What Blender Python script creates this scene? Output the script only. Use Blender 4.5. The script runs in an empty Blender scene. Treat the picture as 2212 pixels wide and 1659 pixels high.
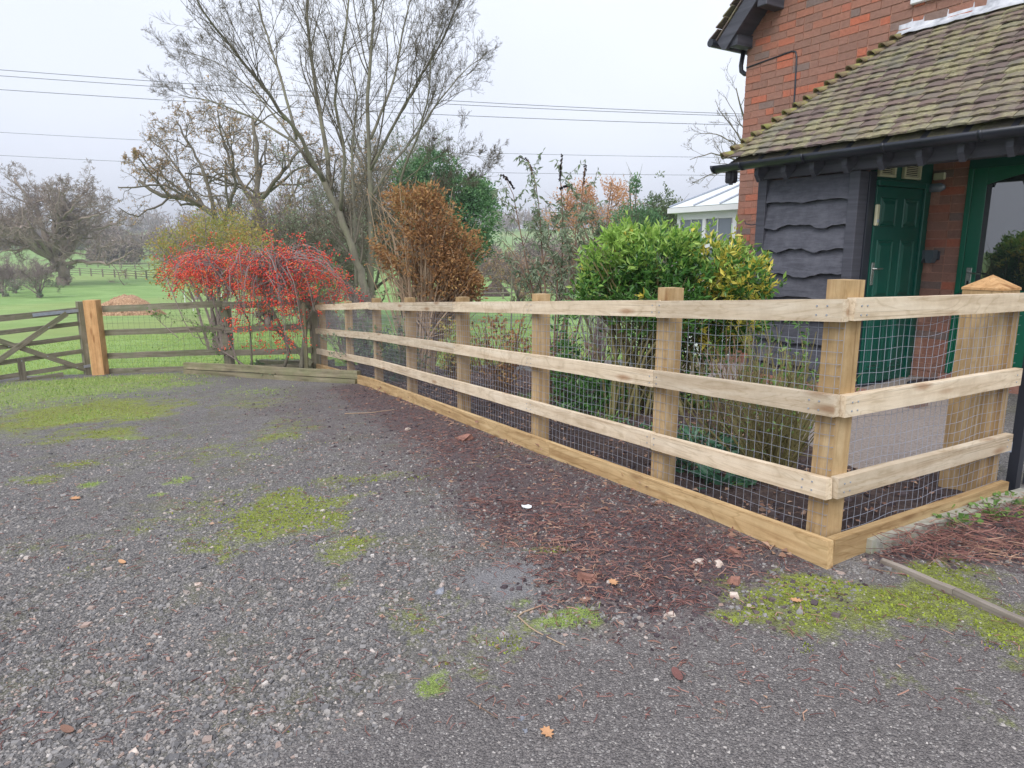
import bpy, bmesh, math, random
import numpy as np
from mathutils import Matrix, Vector
PI = math.pi
rad = math.radians
SC = bpy.context.scene
COL = SC.collection

# ------------------------------------------------------------------ camera
PITCH = rad(11.0); CAMZ = 1.5; F = 1488.0; CX = 1106.0; CY = 829.5
cam_d = bpy.data.cameras.new('camera'); cam = bpy.data.objects.new('camera', cam_d); COL.objects.link(cam)
cam.location = (0, 0, CAMZ); cam.rotation_euler = (PI/2 - PITCH, 0, 0)
cam_d.sensor_width = 36.0; cam_d.lens = 36.0*F/2212.0; cam_d.clip_start = 0.05; cam_d.clip_end = 4000
SC.camera = cam

# ------------------------------------------------------------------ sky, sun, exposure
SUN_EL, SUN_AZ = rad(48), rad(200)
world = bpy.data.worlds.new('World'); SC.world = world; world.use_nodes = True
wn = world.node_tree.nodes; wl = world.node_tree.links; wn.clear()
wo = wn.new('ShaderNodeOutputWorld'); bg = wn.new('ShaderNodeBackground'); bg.inputs['Strength'].default_value = 0.1
sky = wn.new('ShaderNodeTexSky'); sky.sky_type = 'NISHITA'; sky.sun_disc = False
sky.sun_elevation = SUN_EL; sky.sun_rotation = SUN_AZ; sky.air_density = 1.0; sky.dust_density = 3.0
hs = wn.new('ShaderNodeHueSaturation'); hs.inputs['Saturation'].default_value = 0.35
wl.new(sky.outputs[0], hs.inputs['Color'])
tc = wn.new('ShaderNodeTexCoord'); nz = wn.new('ShaderNodeTexNoise'); nz.inputs['Scale'].default_value = 1.3; nz.inputs['Detail'].default_value = 3
wl.new(tc.outputs['Generated'], nz.inputs['Vector'])
cr = wn.new('ShaderNodeValToRGB')
cr.color_ramp.elements[0].position = 0.35; cr.color_ramp.elements[0].color = (0.66, 0.71, 0.86, 1)
cr.color_ramp.elements[1].position = 0.68; cr.color_ramp.elements[1].color = (0.82, 0.865, 0.96, 1)
wl.new(nz.outputs[0], cr.inputs[0])
vm = wn.new('ShaderNodeVectorMath'); vm.operation = 'SCALE'; vm.inputs['Scale'].default_value = 7.9
wl.new(cr.outputs[0], vm.inputs[0])
mx = wn.new('ShaderNodeMix'); mx.data_type = 'RGBA'; mx.inputs[0].default_value = 0.88
wl.new(hs.outputs[0], mx.inputs[6]); wl.new(vm.outputs[0], mx.inputs[7])
wl.new(mx.outputs[2], bg.inputs['Color']); wl.new(bg.outputs[0], wo.inputs['Surface'])
sun_d = bpy.data.lights.new('sun', 'SUN'); sun_d.energy = 1.5; sun_d.angle = rad(40); sun_d.color = (1.0, 0.96, 0.9)
sun = bpy.data.objects.new('sun', sun_d); COL.objects.link(sun)
sd = Vector((math.sin(SUN_AZ)*math.cos(SUN_EL), math.cos(SUN_AZ)*math.cos(SUN_EL), math.sin(SUN_EL)))
sun.rotation_euler = sd.to_track_quat('Z', 'Y').to_euler()
SC.view_settings.view_transform = 'Standard'; SC.view_settings.look = 'None'
SC.view_settings.exposure = 0.84; SC.view_settings.gamma = 1.0; SC.view_settings.use_curve_mapping = False

# ------------------------------------------------------------------ pixel helpers (photograph measured at 2212 x 1659)
def ray(u, v):
    yc = (v-CY)/F
    return np.array([(u-CX)/F, math.cos(PITCH)-yc*math.sin(PITCH), -math.sin(PITCH)-yc*math.cos(PITCH)])
O = np.array([0, 0, CAMZ])
def at(u, v, Y): d = ray(u, v); return O + d*(Y/d[1])
def rs(k): return np.random.RandomState(k)

# ------------------------------------------------------------------ terrain height
CPT = np.array([(0,0,.08),(0,1.6,.1),(-3,1,.02),(3,1,.12),(1.32,2.68,.18),(.25,5.0,.02),(-1.81,8.97,-.3),(-3.3,11.8,-.54),(-5,11.8,-.56),
    (-7.3,12.2,-.69),(-11,12.5,-.8),(-6,5,-.2),(-9,6,-.3),(2.66,3.55,.15),(4.33,7.35,.14),(3.3,7.9,.1),(2.9,7.2,.08),(5,5,.15),(3,10,-.1),
    (0,18,-.95),(-10,18,-1.1),(6,18,-.85)])
def _k(r): return np.where(r > 0, r*r*np.log(r+1e-9), 0)
_n = len(CPT); _A = np.zeros((_n+3, _n+3))
_A[:_n, :_n] = _k(np.hypot(CPT[:, None, 0]-CPT[None, :, 0], CPT[:, None, 1]-CPT[None, :, 1])) + np.eye(_n)*0.02
_A[:_n, _n] = 1; _A[:_n, _n+1:] = CPT[:, :2]; _A[_n:, :_n] = _A[:_n, _n:].T
_w = np.linalg.solve(_A, np.r_[CPT[:, 2], 0, 0, 0])
PY = [0, 15, 22, 40, 62, 80, 105, 140, 170, 230, 300, 400, 520, 700, 1500]
PZ = [0, -.8, -1.2, -2.1, -2.8, -2.95, -2.6, -2.0, -1.2, 1.5, 5.5, 11, 15, 16, 16]
def tz(x, y):
    x = np.asarray(x, float); y = np.asarray(y, float); sh = np.broadcast(x, y).shape
    xx = np.clip(np.broadcast_to(x, sh).ravel(), -12, 8); yy = np.clip(np.broadcast_to(y, sh).ravel(), -3, 20)
    z = np.zeros(len(xx))
    for i in range(0, len(xx), 20000):
        a, b_ = xx[i:i+20000], yy[i:i+20000]
        z[i:i+20000] = _k(np.hypot(a[:, None]-CPT[None, :, 0], b_[:, None]-CPT[None, :, 1])) @ _w[:_n] + _w[_n] + _w[_n+1]*a + _w[_n+2]*b_
    z = z.reshape(sh); t = np.clip((y-13)/7, 0, 1); t = t*t*(3-2*t)
    return z*(1-t) + np.interp(y, PY, PZ)*t
def gp(u, v):
    d = ray(u, v); t = 2.0; lo, hi = 0.5, 900.0
    for _ in range(60):
        m = (lo+hi)/2; P = O+d*m
        if P[2] > float(tz(P[0], P[1])): lo = m
        else: hi = m
        if hi-lo < 1e-4: break
    return O+d*hi
def gpn(u, v):  # first hit, marching
    d = ray(u, v); t = 1.0
    while t < 900:
        P = O+d*t
        if P[2] <= float(tz(P[0], P[1])): break
        t *= 1.02
    lo, hi = t/1.02, t
    for _ in range(25):
        m = (lo+hi)/2; P = O+d*m
        if P[2] > float(tz(P[0], P[1])): lo = m
        else: hi = m
    return O+d*hi

# ------------------------------------------------------------------ noise
def _h(ix, iy, s):
    n = (ix*374761393 + iy*668265263 + s*1442695041) & 0xffffffff
    n = ((n ^ (n >> 13))*1274126177) & 0xffffffff
    return ((n ^ (n >> 16)) & 0xffff)/65535.0
def vnoise(x, y, s=0):
    ix = np.floor(x).astype(np.int64); iy = np.floor(y).astype(np.int64); fx = x-ix; fy = y-iy
    fx = fx*fx*(3-2*fx); fy = fy*fy*(3-2*fy)
    return (_h(ix, iy, s)*(1-fx)+_h(ix+1, iy, s)*fx)*(1-fy) + (_h(ix, iy+1, s)*(1-fx)+_h(ix+1, iy+1, s)*fx)*fy
def fbm(x, y, s=0, o=4):
    t = 0; a = 0.5
    for i in range(o): t = t+a*vnoise(x*2**i, y*2**i, s+i); a *= .5
    return t/(1-.5**o)

# ------------------------------------------------------------------ object helpers
def wm(o):
    return (wm(o.parent) @ o.matrix_basis) if o.parent else o.matrix_basis.copy()
def tag(o, label=None, cat=None, group=None, kind=None):
    if label: o['label'] = label
    if cat: o['category'] = cat
    if group: o['group'] = group
    if kind: o['kind'] = kind
    return o
def thing(name, loc, label, cat, group=None, rz=0.0):
    o = bpy.data.objects.new(name, None); COL.objects.link(o); o.location = loc; o.rotation_euler = (0, 0, rz); o.empty_display_size = .1
    o.matrix_basis = Matrix.Translation(Vector(loc)) @ Matrix.Rotation(rz, 4, 'Z')
    return tag(o, label, cat, group)
def norm(a): return a/np.maximum(np.linalg.norm(a, axis=-1, keepdims=True), 1e-9)

class MB:
    def __init__(s): s.v = []; s.f3 = []; s.f4 = []; s.n = 0
    def add(s, v, f3=None, f4=None):
        v = np.asarray(v, float).reshape(-1, 3)
        if f3 is not None and len(f3): s.f3.append(np.asarray(f3, np.int64)+s.n)
        if f4 is not None and len(f4): s.f4.append(np.asarray(f4, np.int64)+s.n)
        s.v.append(v); s.n += len(v); return s
    def box(s, lo, hi, M=None):
        x0, y0, z0 = lo; x1, y1, z1 = hi
        v = np.array([(x0,y0,z0),(x1,y0,z0),(x1,y1,z0),(x0,y1,z0),(x0,y0,z1),(x1,y0,z1),(x1,y1,z1),(x0,y1,z1)], float)
        if M is not None: M = np.array(M); v = v@M[:3, :3].T+M[:3, 3]
        return s.add(v, None, [(3,2,1,0),(4,5,6,7),(0,1,5,4),(1,2,6,5),(2,3,7,6),(3,0,4,7)])
    def tubes(s, P, R, k=4):
        """P (m,n,3), R (m,n)"""
        P = np.asarray(P, float); R = np.asarray(R, float)
        if P.ndim == 2: P = P[None]; R = R[None]
        m, n, _ = P.shape
        if m == 0: return s
        T = np.empty_like(P); T[:, 1:-1] = P[:, 2:]-P[:, :-2]; T[:, 0] = P[:, 1]-P[:, 0]; T[:, -1] = P[:, -1]-P[:, -2]
        T = norm(T); D = norm(P[:, -1]-P[:, 0])
        ref = np.where(np.abs(D[:, 2:3]) > .8, np.array([[1., 0, 0]]), np.array([[0, 0, 1.]]))[:, None, :]
        N = norm(np.cross(T, np.broadcast_to(ref, T.shape))); B = np.cross(T, N)
        a = np.arange(k)*2*PI/k
        V = P[:, :, None, :]+R[:, :, None, None]*(np.cos(a)[None, None, :, None]*N[:, :, None, :]+np.sin(a)[None, None, :, None]*B[:, :, None, :])
        base = (np.arange(m)*n*k)[:, None, None]+(np.arange(n-1)*k)[None, :, None]
        j = np.arange(k)[None, None, :]; j2 = (np.arange(k)+1) % k; j2 = j2[None, None, :]
        q = np.stack([base+j, base+j2, base+k+j2, base+k+j], -1).reshape(-1, 4)
        if k == 3: caps = np.stack([(np.arange(m)*n*k)+i for i in (2, 1, 0)], -1); cap2 = np.stack([(np.arange(m)*n*k+(n-1)*k)+i for i in (0, 1, 2)], -1); s.add(V.reshape(-1, 3), np.r_[caps, cap2], q)
        elif k == 4: caps = np.stack([(np.arange(m)*n*k)+i for i in (3, 2, 1, 0)], -1); cap2 = np.stack([(np.arange(m)*n*k+(n-1)*k)+i for i in (0, 1, 2, 3)], -1); s.add(V.reshape(-1, 3), None, np.r_[q, caps, cap2])
        else:
            c0 = [(0, i+1, i) for i in range(1, k-1)]; c1 = [((n-1)*k, (n-1)*k+i, (n-1)*k+i+1) for i in range(1, k-1)]
            f3 = np.concatenate([np.array(c0+c1)+t*n*k for t in range(m)])
            s.add(V.reshape(-1, 3), f3, q)
        return s
    def leaves(s, pos, d, L, w=.4, rng=None, fold=.25, up=None):
        pos = np.asarray(pos, float); n = len(pos); d = norm(np.asarray(d, float)); L = np.broadcast_to(L, (n,))[:, None]
        r = rng.normal(size=(n, 3)) if up is None else rng.normal(size=(n, 3))*.6+np.asarray(up)
        N = norm(r-(r*d).sum(1, keepdims=True)*d); S = np.cross(d, N)
        a = pos; b_ = pos+d*L*.45+S*L*w*.5+N*L*fold*.4; c_ = pos+d*L-N*L*.08; e = pos+d*L*.45-S*L*w*.5+N*L*fold*.4
        V = np.stack([a, b_, c_, e], 1).reshape(-1, 3); i = np.arange(n)[:, None]*4
        f = np.concatenate([i+[0, 1, 2], i+[0, 2, 3]])
        return s.add(V, f)
    def blobs(s, pos, size, rng, flat=.6, jit=.35):
        """jittered cubes: gravel, berries, clods"""
        n = len(pos); size = np.broadcast_to(np.asarray(size, float), (n,))
        c0 = np.array([(-1,-1,-1),(1,-1,-1),(1,1,-1),(-1,1,-1),(-1,-1,1),(1,-1,1),(1,1,1),(-1,1,1)], float)*.5
        V = np.broadcast_to(c0, (n, 8, 3))*rng.uniform(.65, 1.25, (n, 1, 3)) + rng.uniform(-jit, jit, (n, 8, 3))*.5
        V[:, 4:, :2] *= rng.uniform(.4, .9, (n, 1, 1)); V = V*size[:, None, None]; V[:, :, 2] *= flat
        a = rng.uniform(0, 2*PI, n); ca, sa = np.cos(a)[:, None], np.sin(a)[:, None]
        t = rng.normal(0, .25, n); ct, st = np.cos(t)[:, None], np.sin(t)[:, None]
        y, z = V[..., 1]*ct-V[..., 2]*st, V[..., 1]*st+V[..., 2]*ct
        X = V[..., 0]*ca-y*sa; Y = V[..., 0]*sa+y*ca
        W = np.stack([X, Y, z], -1)+np.asarray(pos)[:, None, :]
        i = (np.arange(n)*8)[:, None]
        f = np.concatenate([i+q for q in ([3,2,1,0],[4,5,6,7],[0,1,5,4],[1,2,6,5],[2,3,7,6],[3,0,4,7])])
        return s.add(W.reshape(-1, 3), None, f)
    def octa(s, pos, r, rng):
        n = len(pos); r = np.broadcast_to(np.asarray(r, float), (n,))
        c0 = np.array([(1,0,0),(0,1,0),(-1,0,0),(0,-1,0),(0,0,1),(0,0,-1)], float)
        V = c0[None]*rng.uniform(.8, 1.2, (n, 6, 1))*r[:, None, None]+np.asarray(pos)[:, None, :]
        f = np.array([(0,1,4),(1,2,4),(2,3,4),(3,0,4),(1,0,5),(2,1,5),(3,2,5),(0,3,5)])
        return s.add(V.reshape(-1, 3), (np.arange(n)*6)[:, None, None].repeat(8, 1).reshape(-1, 1)*1+np.tile(f, (n, 1)))
    def mesh(s, name, inv=None):
        v = np.concatenate(s.v) if s.v else np.zeros((0, 3))
        if inv is not None: A = np.array(inv); v = v@A[:3, :3].T+A[:3, 3]
        f3 = np.concatenate(s.f3) if s.f3 else np.zeros((0, 3), np.int64); f4 = np.concatenate(s.f4) if s.f4 else np.zeros((0, 4), np.int64)
        me = bpy.data.meshes.new(name); me.vertices.add(len(v)); me.vertices.foreach_set('co', v.ravel().astype(np.float32))
        nl = len(f3)*3+len(f4)*4; me.loops.add(nl); me.loops.foreach_set('vertex_index', np.r_[f3.ravel(), f4.ravel()].astype(np.int32))
        me.polygons.add(len(f3)+len(f4))
        st = np.r_[np.arange(len(f3))*3, len(f3)*3+np.arange(len(f4))*4]
        me.polygons.foreach_set('loop_start', st.astype(np.int32)); me.polygons.foreach_set('use_smooth', np.zeros(len(f3)+len(f4), bool)); me.update(calc_edges=True)
        return me
    def build(s, name, m, parent=None, smooth=False, **kw):
        me = s.mesh(name, wm(parent).inverted() if parent else None); me.materials.append(m)
        if smooth: me.polygons.foreach_set('use_smooth', np.ones(len(me.polygons), bool))
        o = bpy.data.objects.new(name, me); COL.objects.link(o); o.parent = parent
        return tag(o, **kw)
def link(name, me, parent=None, M=None, **kw):
    o = bpy.data.objects.new(name, me); COL.objects.link(o)
    if parent: o.parent = parent; o.matrix_basis = (wm(parent).inverted() @ M) if M is not None else Matrix()
    elif M is not None: o.matrix_basis = M
    return tag(o, **kw)
def plank(name, p0, p1, w, t, m, parent=None, up=(0, 0, 1), rng=None, bev=.004, n=1, wob=0.0, **kw):
    """a timber from p0 to p1 (centre line), w along up, t across; local x runs with the grain"""
    p0, p1 = Vector(p0), Vector(p1); X = (p1-p0); L = X.length; X.normalize(); U = Vector(up); Yv = U.cross(X).normalized(); Z = X.cross(Yv).normalized()
    M = Matrix((X, Yv, Z)).transposed().to_4x4(); M.translation = p0
    bm = bmesh.new(); h, q = w/2, t/2
    r_ = rng or random.Random(int(abs(p0.x*977+p0.y*131+p0.z*71)*10) % 9999)
    rings = []
    for i in range(n+1):
        x = L*i/n; dy = r_.uniform(-wob, wob) if 0 < i < n else 0; dz = r_.uniform(-wob, wob) if 0 < i < n else 0
        rings.append([bm.verts.new((x, a*q+dy, b2*h+dz)) for a, b2 in ((-1, -1), (1, -1), (1, 1), (-1, 1))])
    for i in range(n):
        for j in range(4): bm.faces.new((rings[i][j], rings[i][(j+1) % 4], rings[i+1][(j+1) % 4], rings[i+1][j]))
    bm.faces.new(rings[0][::-1]); bm.faces.new(rings[-1])
    if bev: bmesh.ops.bevel(bm, geom=[e for e in bm.edges if e.calc_face_angle(0) > .6], offset=min(bev, t*.2), segments=1, affect='EDGES')
    bmesh.ops.recalc_face_normals(bm, faces=bm.faces)
    me = bpy.data.meshes.new(name); bm.to_mesh(me); bm.free(); me.materials.append(m)
    return link(name, me, parent, M, **kw)

# ------------------------------------------------------------------ materials
class NT:
    def __init__(s, name):
        s.m = bpy.data.materials.new(name); s.m.use_nodes = True; s.t = s.m.node_tree; s.t.nodes.clear()
        s.out = s.N('OutputMaterial'); s.p = s.N('BsdfPrincipled'); s.L(s.p, s.out, 0, 'Surface')
    def N(s, t, **k):
        n = s.t.nodes.new('ShaderNode'+t)
        for a, v in k.items():
            if a in n.bl_rna.properties: setattr(n, a, v)
            else: n.inputs[a.replace('_', ' ')].default_value = v
        return n
    def L(s, a, b, o=0, i=0): s.t.links.new((a.outputs[o] if hasattr(a, 'outputs') else a), b.inputs[i])
    def pos(s, sc=(1, 1, 1), obj=False, rnd=False):
        m = s.N('Mapping'); m.inputs['Scale'].default_value = sc
        t = s.N('TexCoord'); src = t.outputs['Object']
        if not obj: src = s.N('NewGeometry').outputs['Position']
        s.L(src, m)
        if rnd:
            oi = s.N('ObjectInfo'); mu = s.N('Math', operation='MULTIPLY'); mu.inputs[1].default_value = 57.0; s.L(oi.outputs['Random'], mu)
            cb = s.N('CombineXYZ'); s.L(mu, cb, 0, 0); s.L(mu, cb, 0, 1); s.L(cb, m, 0, 1)
        return m
    def noise(s, vec, scale=5, detail=4, rough=.55, dist=0):
        n = s.N('TexNoise'); n.inputs['Scale'].default_value = scale; n.inputs['Detail'].default_value = detail; n.inputs['Roughness'].default_value = rough; n.inputs['Distortion'].default_value = dist
        s.L(vec, n); return n.outputs[0]
    def vor(s, vec, scale=50, feat='F1', out=0, rnd=1):
        n = s.N('TexVoronoi', feature=feat); n.inputs['Scale'].default_value = scale; n.inputs['Randomness'].default_value = rnd; s.L(vec, n); return n.outputs[out]
    def ramp(s, fac, els, interp='LINEAR'):
        r = s.N('ValToRGB'); e = r.color_ramp; e.interpolation = interp
        while len(e.elements) < len(els): e.elements.new(.5)
        for x, (p, c) in zip(e.elements, els): x.position = p; x.color = (*c, 1) if len(c) == 3 else c
        s.L(fac, r); return r.outputs[0]
    def mix(s, fac, a, b, mode='MIX'):
        m = s.N('Mix', data_type='RGBA', blend_type=mode)
        for i, v in ((0, fac), (6, a), (7, b)):
            if isinstance(v, (int, float)): m.inputs[i].default_value = v
            elif isinstance(v, tuple): m.inputs[i].default_value = (*v, 1)
            else: s.L(v, m, 0, i)
        return m.outputs[2]
    def math(s, op, a, b=None, c=None, clamp=False):
        m = s.N('Math', operation=op); m.use_clamp = clamp
        for i, v in enumerate((a, b, c)):
            if v is None: continue
            if isinstance(v, (int, float)): m.inputs[i].default_value = v
            else: s.L(v, m, 0, i)
        return m.outputs[0]
    def island(s):
        g = s.N('NewGeometry'); o = s.N('ObjectInfo')
        return s.math('FRACT', s.math('ADD', g.outputs['Random Per Island'], o.outputs['Random']))
    def attr(s, name): a = s.N('Attribute'); a.attribute_name = name; return a.outputs['Fac']
    def done(s, col, rough=.85, spec=.3, bump=None, bs=.5, bd=.01, metal=0, trans=0):
        if isinstance(col, tuple): s.p.inputs['Base Color'].default_value = (*col, 1)
        else: s.L(col, s.p, 0, 'Base Color')
        if isinstance(rough, (int, float)): s.p.inputs['Roughness'].default_value = rough
        else: s.L(rough, s.p, 0, 'Roughness')
        s.p.inputs['Specular IOR Level'].default_value = spec; s.p.inputs['Metallic'].default_value = metal
        if bump is not None:
            b = s.N('Bump'); b.inputs['Strength'].default_value = bs; b.inputs['Distance'].default_value = bd; s.L(bump, b, 0, 'Height'); s.L(b, s.p, 0, 'Normal')
        if trans:
            tr = s.N('BsdfTranslucent'); ms = s.N('MixShader'); ms.inputs[0].default_value = trans
            if isinstance(col, tuple): tr.inputs[0].default_value = (*col, 1)
            else: s.L(col, tr)
            s.L(s.p, ms, 0, 1); s.L(tr, ms, 0, 2); s.L(ms, s.out)
        return s.m
def sr(*c):  # sRGB 0-255 -> linear
    return tuple(((x/255)/12.92 if x/255 <= .04045 else ((x/255+.055)/1.055)**2.4) for x in c)

def m_simple(name, cols, scale=6, rough=.8, bs=.3, bd=.01, spec=.3, detail=5, metal=0, stretch=(1, 1, 1), obj=False):
    n = NT(name); v = n.pos(stretch, obj, obj); f = n.noise(v, scale, detail)
    k = len(cols); return n.done(n.ramp(f, [(.3+.4*i/max(1, k-1), c) for i, c in enumerate(cols)]), rough, spec, f, bs, bd, metal)
def m_leaf(name, cols, rough=.5, trans=.25, spec=.35, ns=1.5, mixn=.35):
    n = NT(name); r = n.island(); f = n.noise(n.pos(), ns, 3)
    r = n.mix(mixn, r, n.ramp(f, [(.35, (0, 0, 0)), (.65, (1, 1, 1))])); k = len(cols)
    return n.done(n.ramp(r, [(i/(k-1), c) for i, c in enumerate(cols)]), rough, spec, trans=trans)
def m_bark(name, cols, scale=8, bd=.02, st=(1, 1, .3)):
    n = NT(name); v = n.pos(st); f = n.noise(v, scale, 6, .65); g = n.noise(n.pos(), 2.5, 3)
    k = len(cols); return n.done(n.ramp(n.mix(.4, f, g), [(.3+.4*i/(k-1), c) for i, c in enumerate(cols)]), .9, .2, f, .6, bd)
def m_wood(name, c0, c1, c2, knot, grain=1.0, rough=.75, gs=26, stain=None):
    n = NT(name); v = n.pos((1.2, gs, gs), True, True); w = n.pos((.9, 6, 6), True, True)
    f = n.noise(v, 1.0, 5, .6, .6); g = n.noise(w, 1.1, 3, .5, 1.2)
    col = n.ramp(f, [(.28, c2), (.5, c1), (.72, c0)])
    rg = n.math('FRACT', n.math('MULTIPLY', g, 9.0)); rl = n.ramp(rg, [(0, (1, 1, 1)), (.12, (.72, .68, .6)), (.3, (1, 1, 1)), (1, (1, 1, 1))])
    col = n.mix(.55*grain, col, rl, 'MULTIPLY')
    kv = n.pos((2.2, 9, 9), True, True); k = n.vor(kv, 1.0); kk = n.ramp(k, [(.08, (1, 1, 1)), (.22, (0, 0, 0))])
    col = n.mix(n.math('MULTIPLY', kk, .75), col, knot)
    if stain: s_ = n.ramp(n.noise(n.pos((2, 2, 2)), 1.5, 5, .65), [(.42, (0, 0, 0)), (.62, (1, 1, 1))]); col = n.mix(n.math('MULTIPLY', s_, .6), col, stain)
    sp2 = n.ramp(n.noise(n.pos((3, 3, 3)), 2.2, 6, .7), [(.4, (.8, .78, .75)), (.58, (1, 1, 1))]); col = n.mix(.6, col, sp2, 'MULTIPLY')
    cr_ = n.noise(n.pos((.6, 90, 90), True, True), 1.0, 2, .5, .3); col = n.mix(.5, col, n.ramp(cr_, [(.3, (.45, .4, .34)), (.36, (1, 1, 1))]), 'MULTIPLY')
    oi = n.N('ObjectInfo'); val = n.math('ADD', n.math('MULTIPLY', oi.outputs['Random'], .3), .82); vv = n.N('CombineXYZ')
    for i in range(3): n.L(val, vv, 0, i)
    col = n.mix(1.0, col, vv.outputs[0], 'MULTIPLY')
    return n.done(col, rough, .25, f, .25, .003)

M = {}
M['new_wood'] = m_wood('new_pine', sr(230, 216, 194), sr(218, 200, 174), sr(192, 170, 142), sr(164, 126, 94))
M['post_wood'] = m_wood('treated_pine', sr(206, 182, 144), sr(190, 162, 122), sr(160, 130, 92), sr(140, 102, 66), stain=sr(170, 140, 96))
M['board_wood'] = m_wood('gravel_board_pine', sr(212, 186, 142), sr(194, 164, 120), sr(156, 124, 84), sr(126, 90, 56), grain=1.4)
M['orange_wood'] = m_wood('fresh_orange_pine', sr(214, 174, 130), sr(200, 156, 110), sr(178, 134, 92), sr(150, 104, 66), grain=.5, gs=14)
M['cap_wood'] = m_wood('cap_pine', sr(216, 178, 132), sr(204, 162, 114), sr(176, 132, 86), sr(130, 84, 44), grain=1.5)
M['old_wood'] = m_wood('weathered_wood', sr(164, 156, 140), sr(140, 133, 118), sr(104, 98, 86), sr(80, 74, 64), stain=sr(120, 126, 98))
M['grey_wood'] = m_wood('grey_strip_wood', sr(168, 158, 148), sr(140, 132, 124), sr(108, 100, 94), sr(84, 76, 70))
M['sleeper'] = m_wood('sleeper_wood', sr(164, 154, 130), sr(138, 130, 108), sr(98, 92, 76), sr(78, 72, 58), stain=sr(122, 126, 92))
M['black_paint'] = m_simple('black_stained_timber', [sr(62, 63, 71), sr(76, 77, 86), sr(86, 87, 97)], 3, .55, .35, .006, .35, 8, stretch=(.4, .4, 8))
n = NT('black_waney_board'); v_ = n.pos((1.2, 9, 9), True, True); f = n.noise(n.pos((1.6, 1.6, 12)), 2.5, 8, .7, .8); g = n.noise(n.pos(), 5, 6, .7); oi = n.N('ObjectInfo')
c = n.ramp(n.mix(.5, f, g), [(.32, sr(58, 59, 67)), (.48, sr(82, 83, 92)), (.62, sr(100, 101, 110)), (.75, sr(122, 120, 122))]); vv = n.N('CombineXYZ')
for i in range(3): n.L(n.math('ADD', n.math('MULTIPLY', oi.outputs['Random'], .35), .78), vv, 0, i)
M['board'] = n.done(n.mix(1.0, c, vv.outputs[0], 'MULTIPLY'), .6, .35, f, .6, .008)
M['black_plastic'] = m_simple('black_gutter_plastic', [sr(34, 38, 46), sr(46, 50, 60)], 3, .35, .05, .002, .5)
M['wire'] = NT('galvanised_wire').done(sr(156, 161, 174), .45, .5, metal=.3)
M['old_wire'] = NT('dull_wire').done(sr(90, 92, 84), .7, .3)
M['steel'] = m_simple('galvanised_steel', [sr(150, 158, 172), sr(176, 184, 196)], 20, .45, .1, .002, .5, metal=.4)
M['chrome'] = NT('handle_metal').done(sr(200, 200, 196), .25, .5, metal=.9)
M['cable'] = NT('power_cable').done(sr(92, 96, 104), .6, .3)
M['green'] = m_simple('dark_green_door_paint', [sr(6, 74, 62), sr(12, 86, 72)], 2, .35, .06, .003, .5)
M['green2'] = m_simple('bright_green_door_paint', [sr(6, 94, 70), sr(12, 106, 80)], 2, .35, .06, .003, .5)
M['white'] = m_simple('white_upvc', [(.74, .76, .78), (.82, .83, .85)], 3, .4, .02, .002, .5)
M['cream'] = m_simple('cream_plastic', [sr(196, 192, 160), sr(210, 206, 176)], 8, .5, .05, .002, .4)
M['lead'] = m_simple('lead_flashing', [sr(150, 152, 160), sr(196, 198, 206), sr(224, 225, 230)], 9, .6, .4, .01, .4)
M['mortar'] = m_simple('mortar', [sr(160, 116, 100), sr(186, 146, 128)], 30, .95, .5, .006)
M['dark'] = NT('dark_interior').done((.012, .012, .014), .8, .2)
M['grey_plastic'] = NT('grey_lamp_casing').done(sr(84, 94, 100), .5, .4)
M['concrete'] = m_simple('mossy_concrete', [sr(128, 128, 118), sr(164, 162, 152), sr(144, 148, 124)], 14, .95, .5, .01)
M['paving'] = m_simple('tarmac_path', [sr(118, 108, 104), sr(144, 134, 128), sr(158, 148, 142)], 60, .95, .5, .006)
# brick
n = NT('red_brick'); r = n.island(); f = n.noise(n.pos((1, 1, 1)), 28, 6, .7); g = n.noise(n.pos(), 3, 4)
c = n.ramp(r, [(0, sr(146, 112, 100)), (.4, sr(160, 120, 106)), (.68, sr(168, 116, 98)), (.78, sr(184, 114, 92)), (.88, sr(188, 112, 88)), (.91, sr(126, 112, 108)), (1, sr(142, 120, 112))])
c = n.mix(.5, c, n.ramp(f, [(.3, (.55, .52, .5)), (.6, (1, 1, 1))]), 'MULTIPLY'); c = n.mix(n.ramp(g, [(.5, (0, 0, 0)), (.75, (.45, .45, .45))]), c, sr(140, 112, 100))
M['brick'] = n.done(c, .92, .2, f, .7, .008)
# roof tiles
n = NT('lichened_clay_tile'); r = n.island(); f = n.noise(n.pos(), 7, 6, .65); g = n.noise(n.pos(), 26, 5, .7); h = n.noise(n.pos(), 2.2, 3)
c = n.ramp(r, [(0, sr(108, 96, 92)), (.35, sr(120, 104, 98)), (.6, sr(116, 112, 102)), (.85, sr(132, 120, 106)), (1, sr(104, 90, 90))])
lich = n.math('MULTIPLY', n.ramp(n.math('ADD', n.math('MULTIPLY', f, .6), n.math('ADD', n.math('MULTIPLY', h, .35), n.math('MULTIPLY', r, .12))), [(.49, (0, 0, 0)), (.62, (1, 1, 1))]), n.ramp(g, [(.35, (.2, .2, .2)), (.55, (1, 1, 1))]))
c = n.mix(n.math('MULTIPLY', lich, .75), c, n.ramp(g, [(.3, sr(122, 120, 94)), (.5, sr(150, 147, 104)), (.7, sr(166, 162, 142))]))
sp = n.ramp(n.vor(n.pos(), 60), [(.06, (1, 1, 1)), (.14, (0, 0, 0))]); c = n.mix(n.math('MULTIPLY', sp, .35), c, sr(186, 184, 160))
M['tile'] = n.done(c, .9, .25, g, .6, .008)
n = NT('hip_tile_clay'); f = n.noise(n.pos(), 12, 6, .65)
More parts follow.
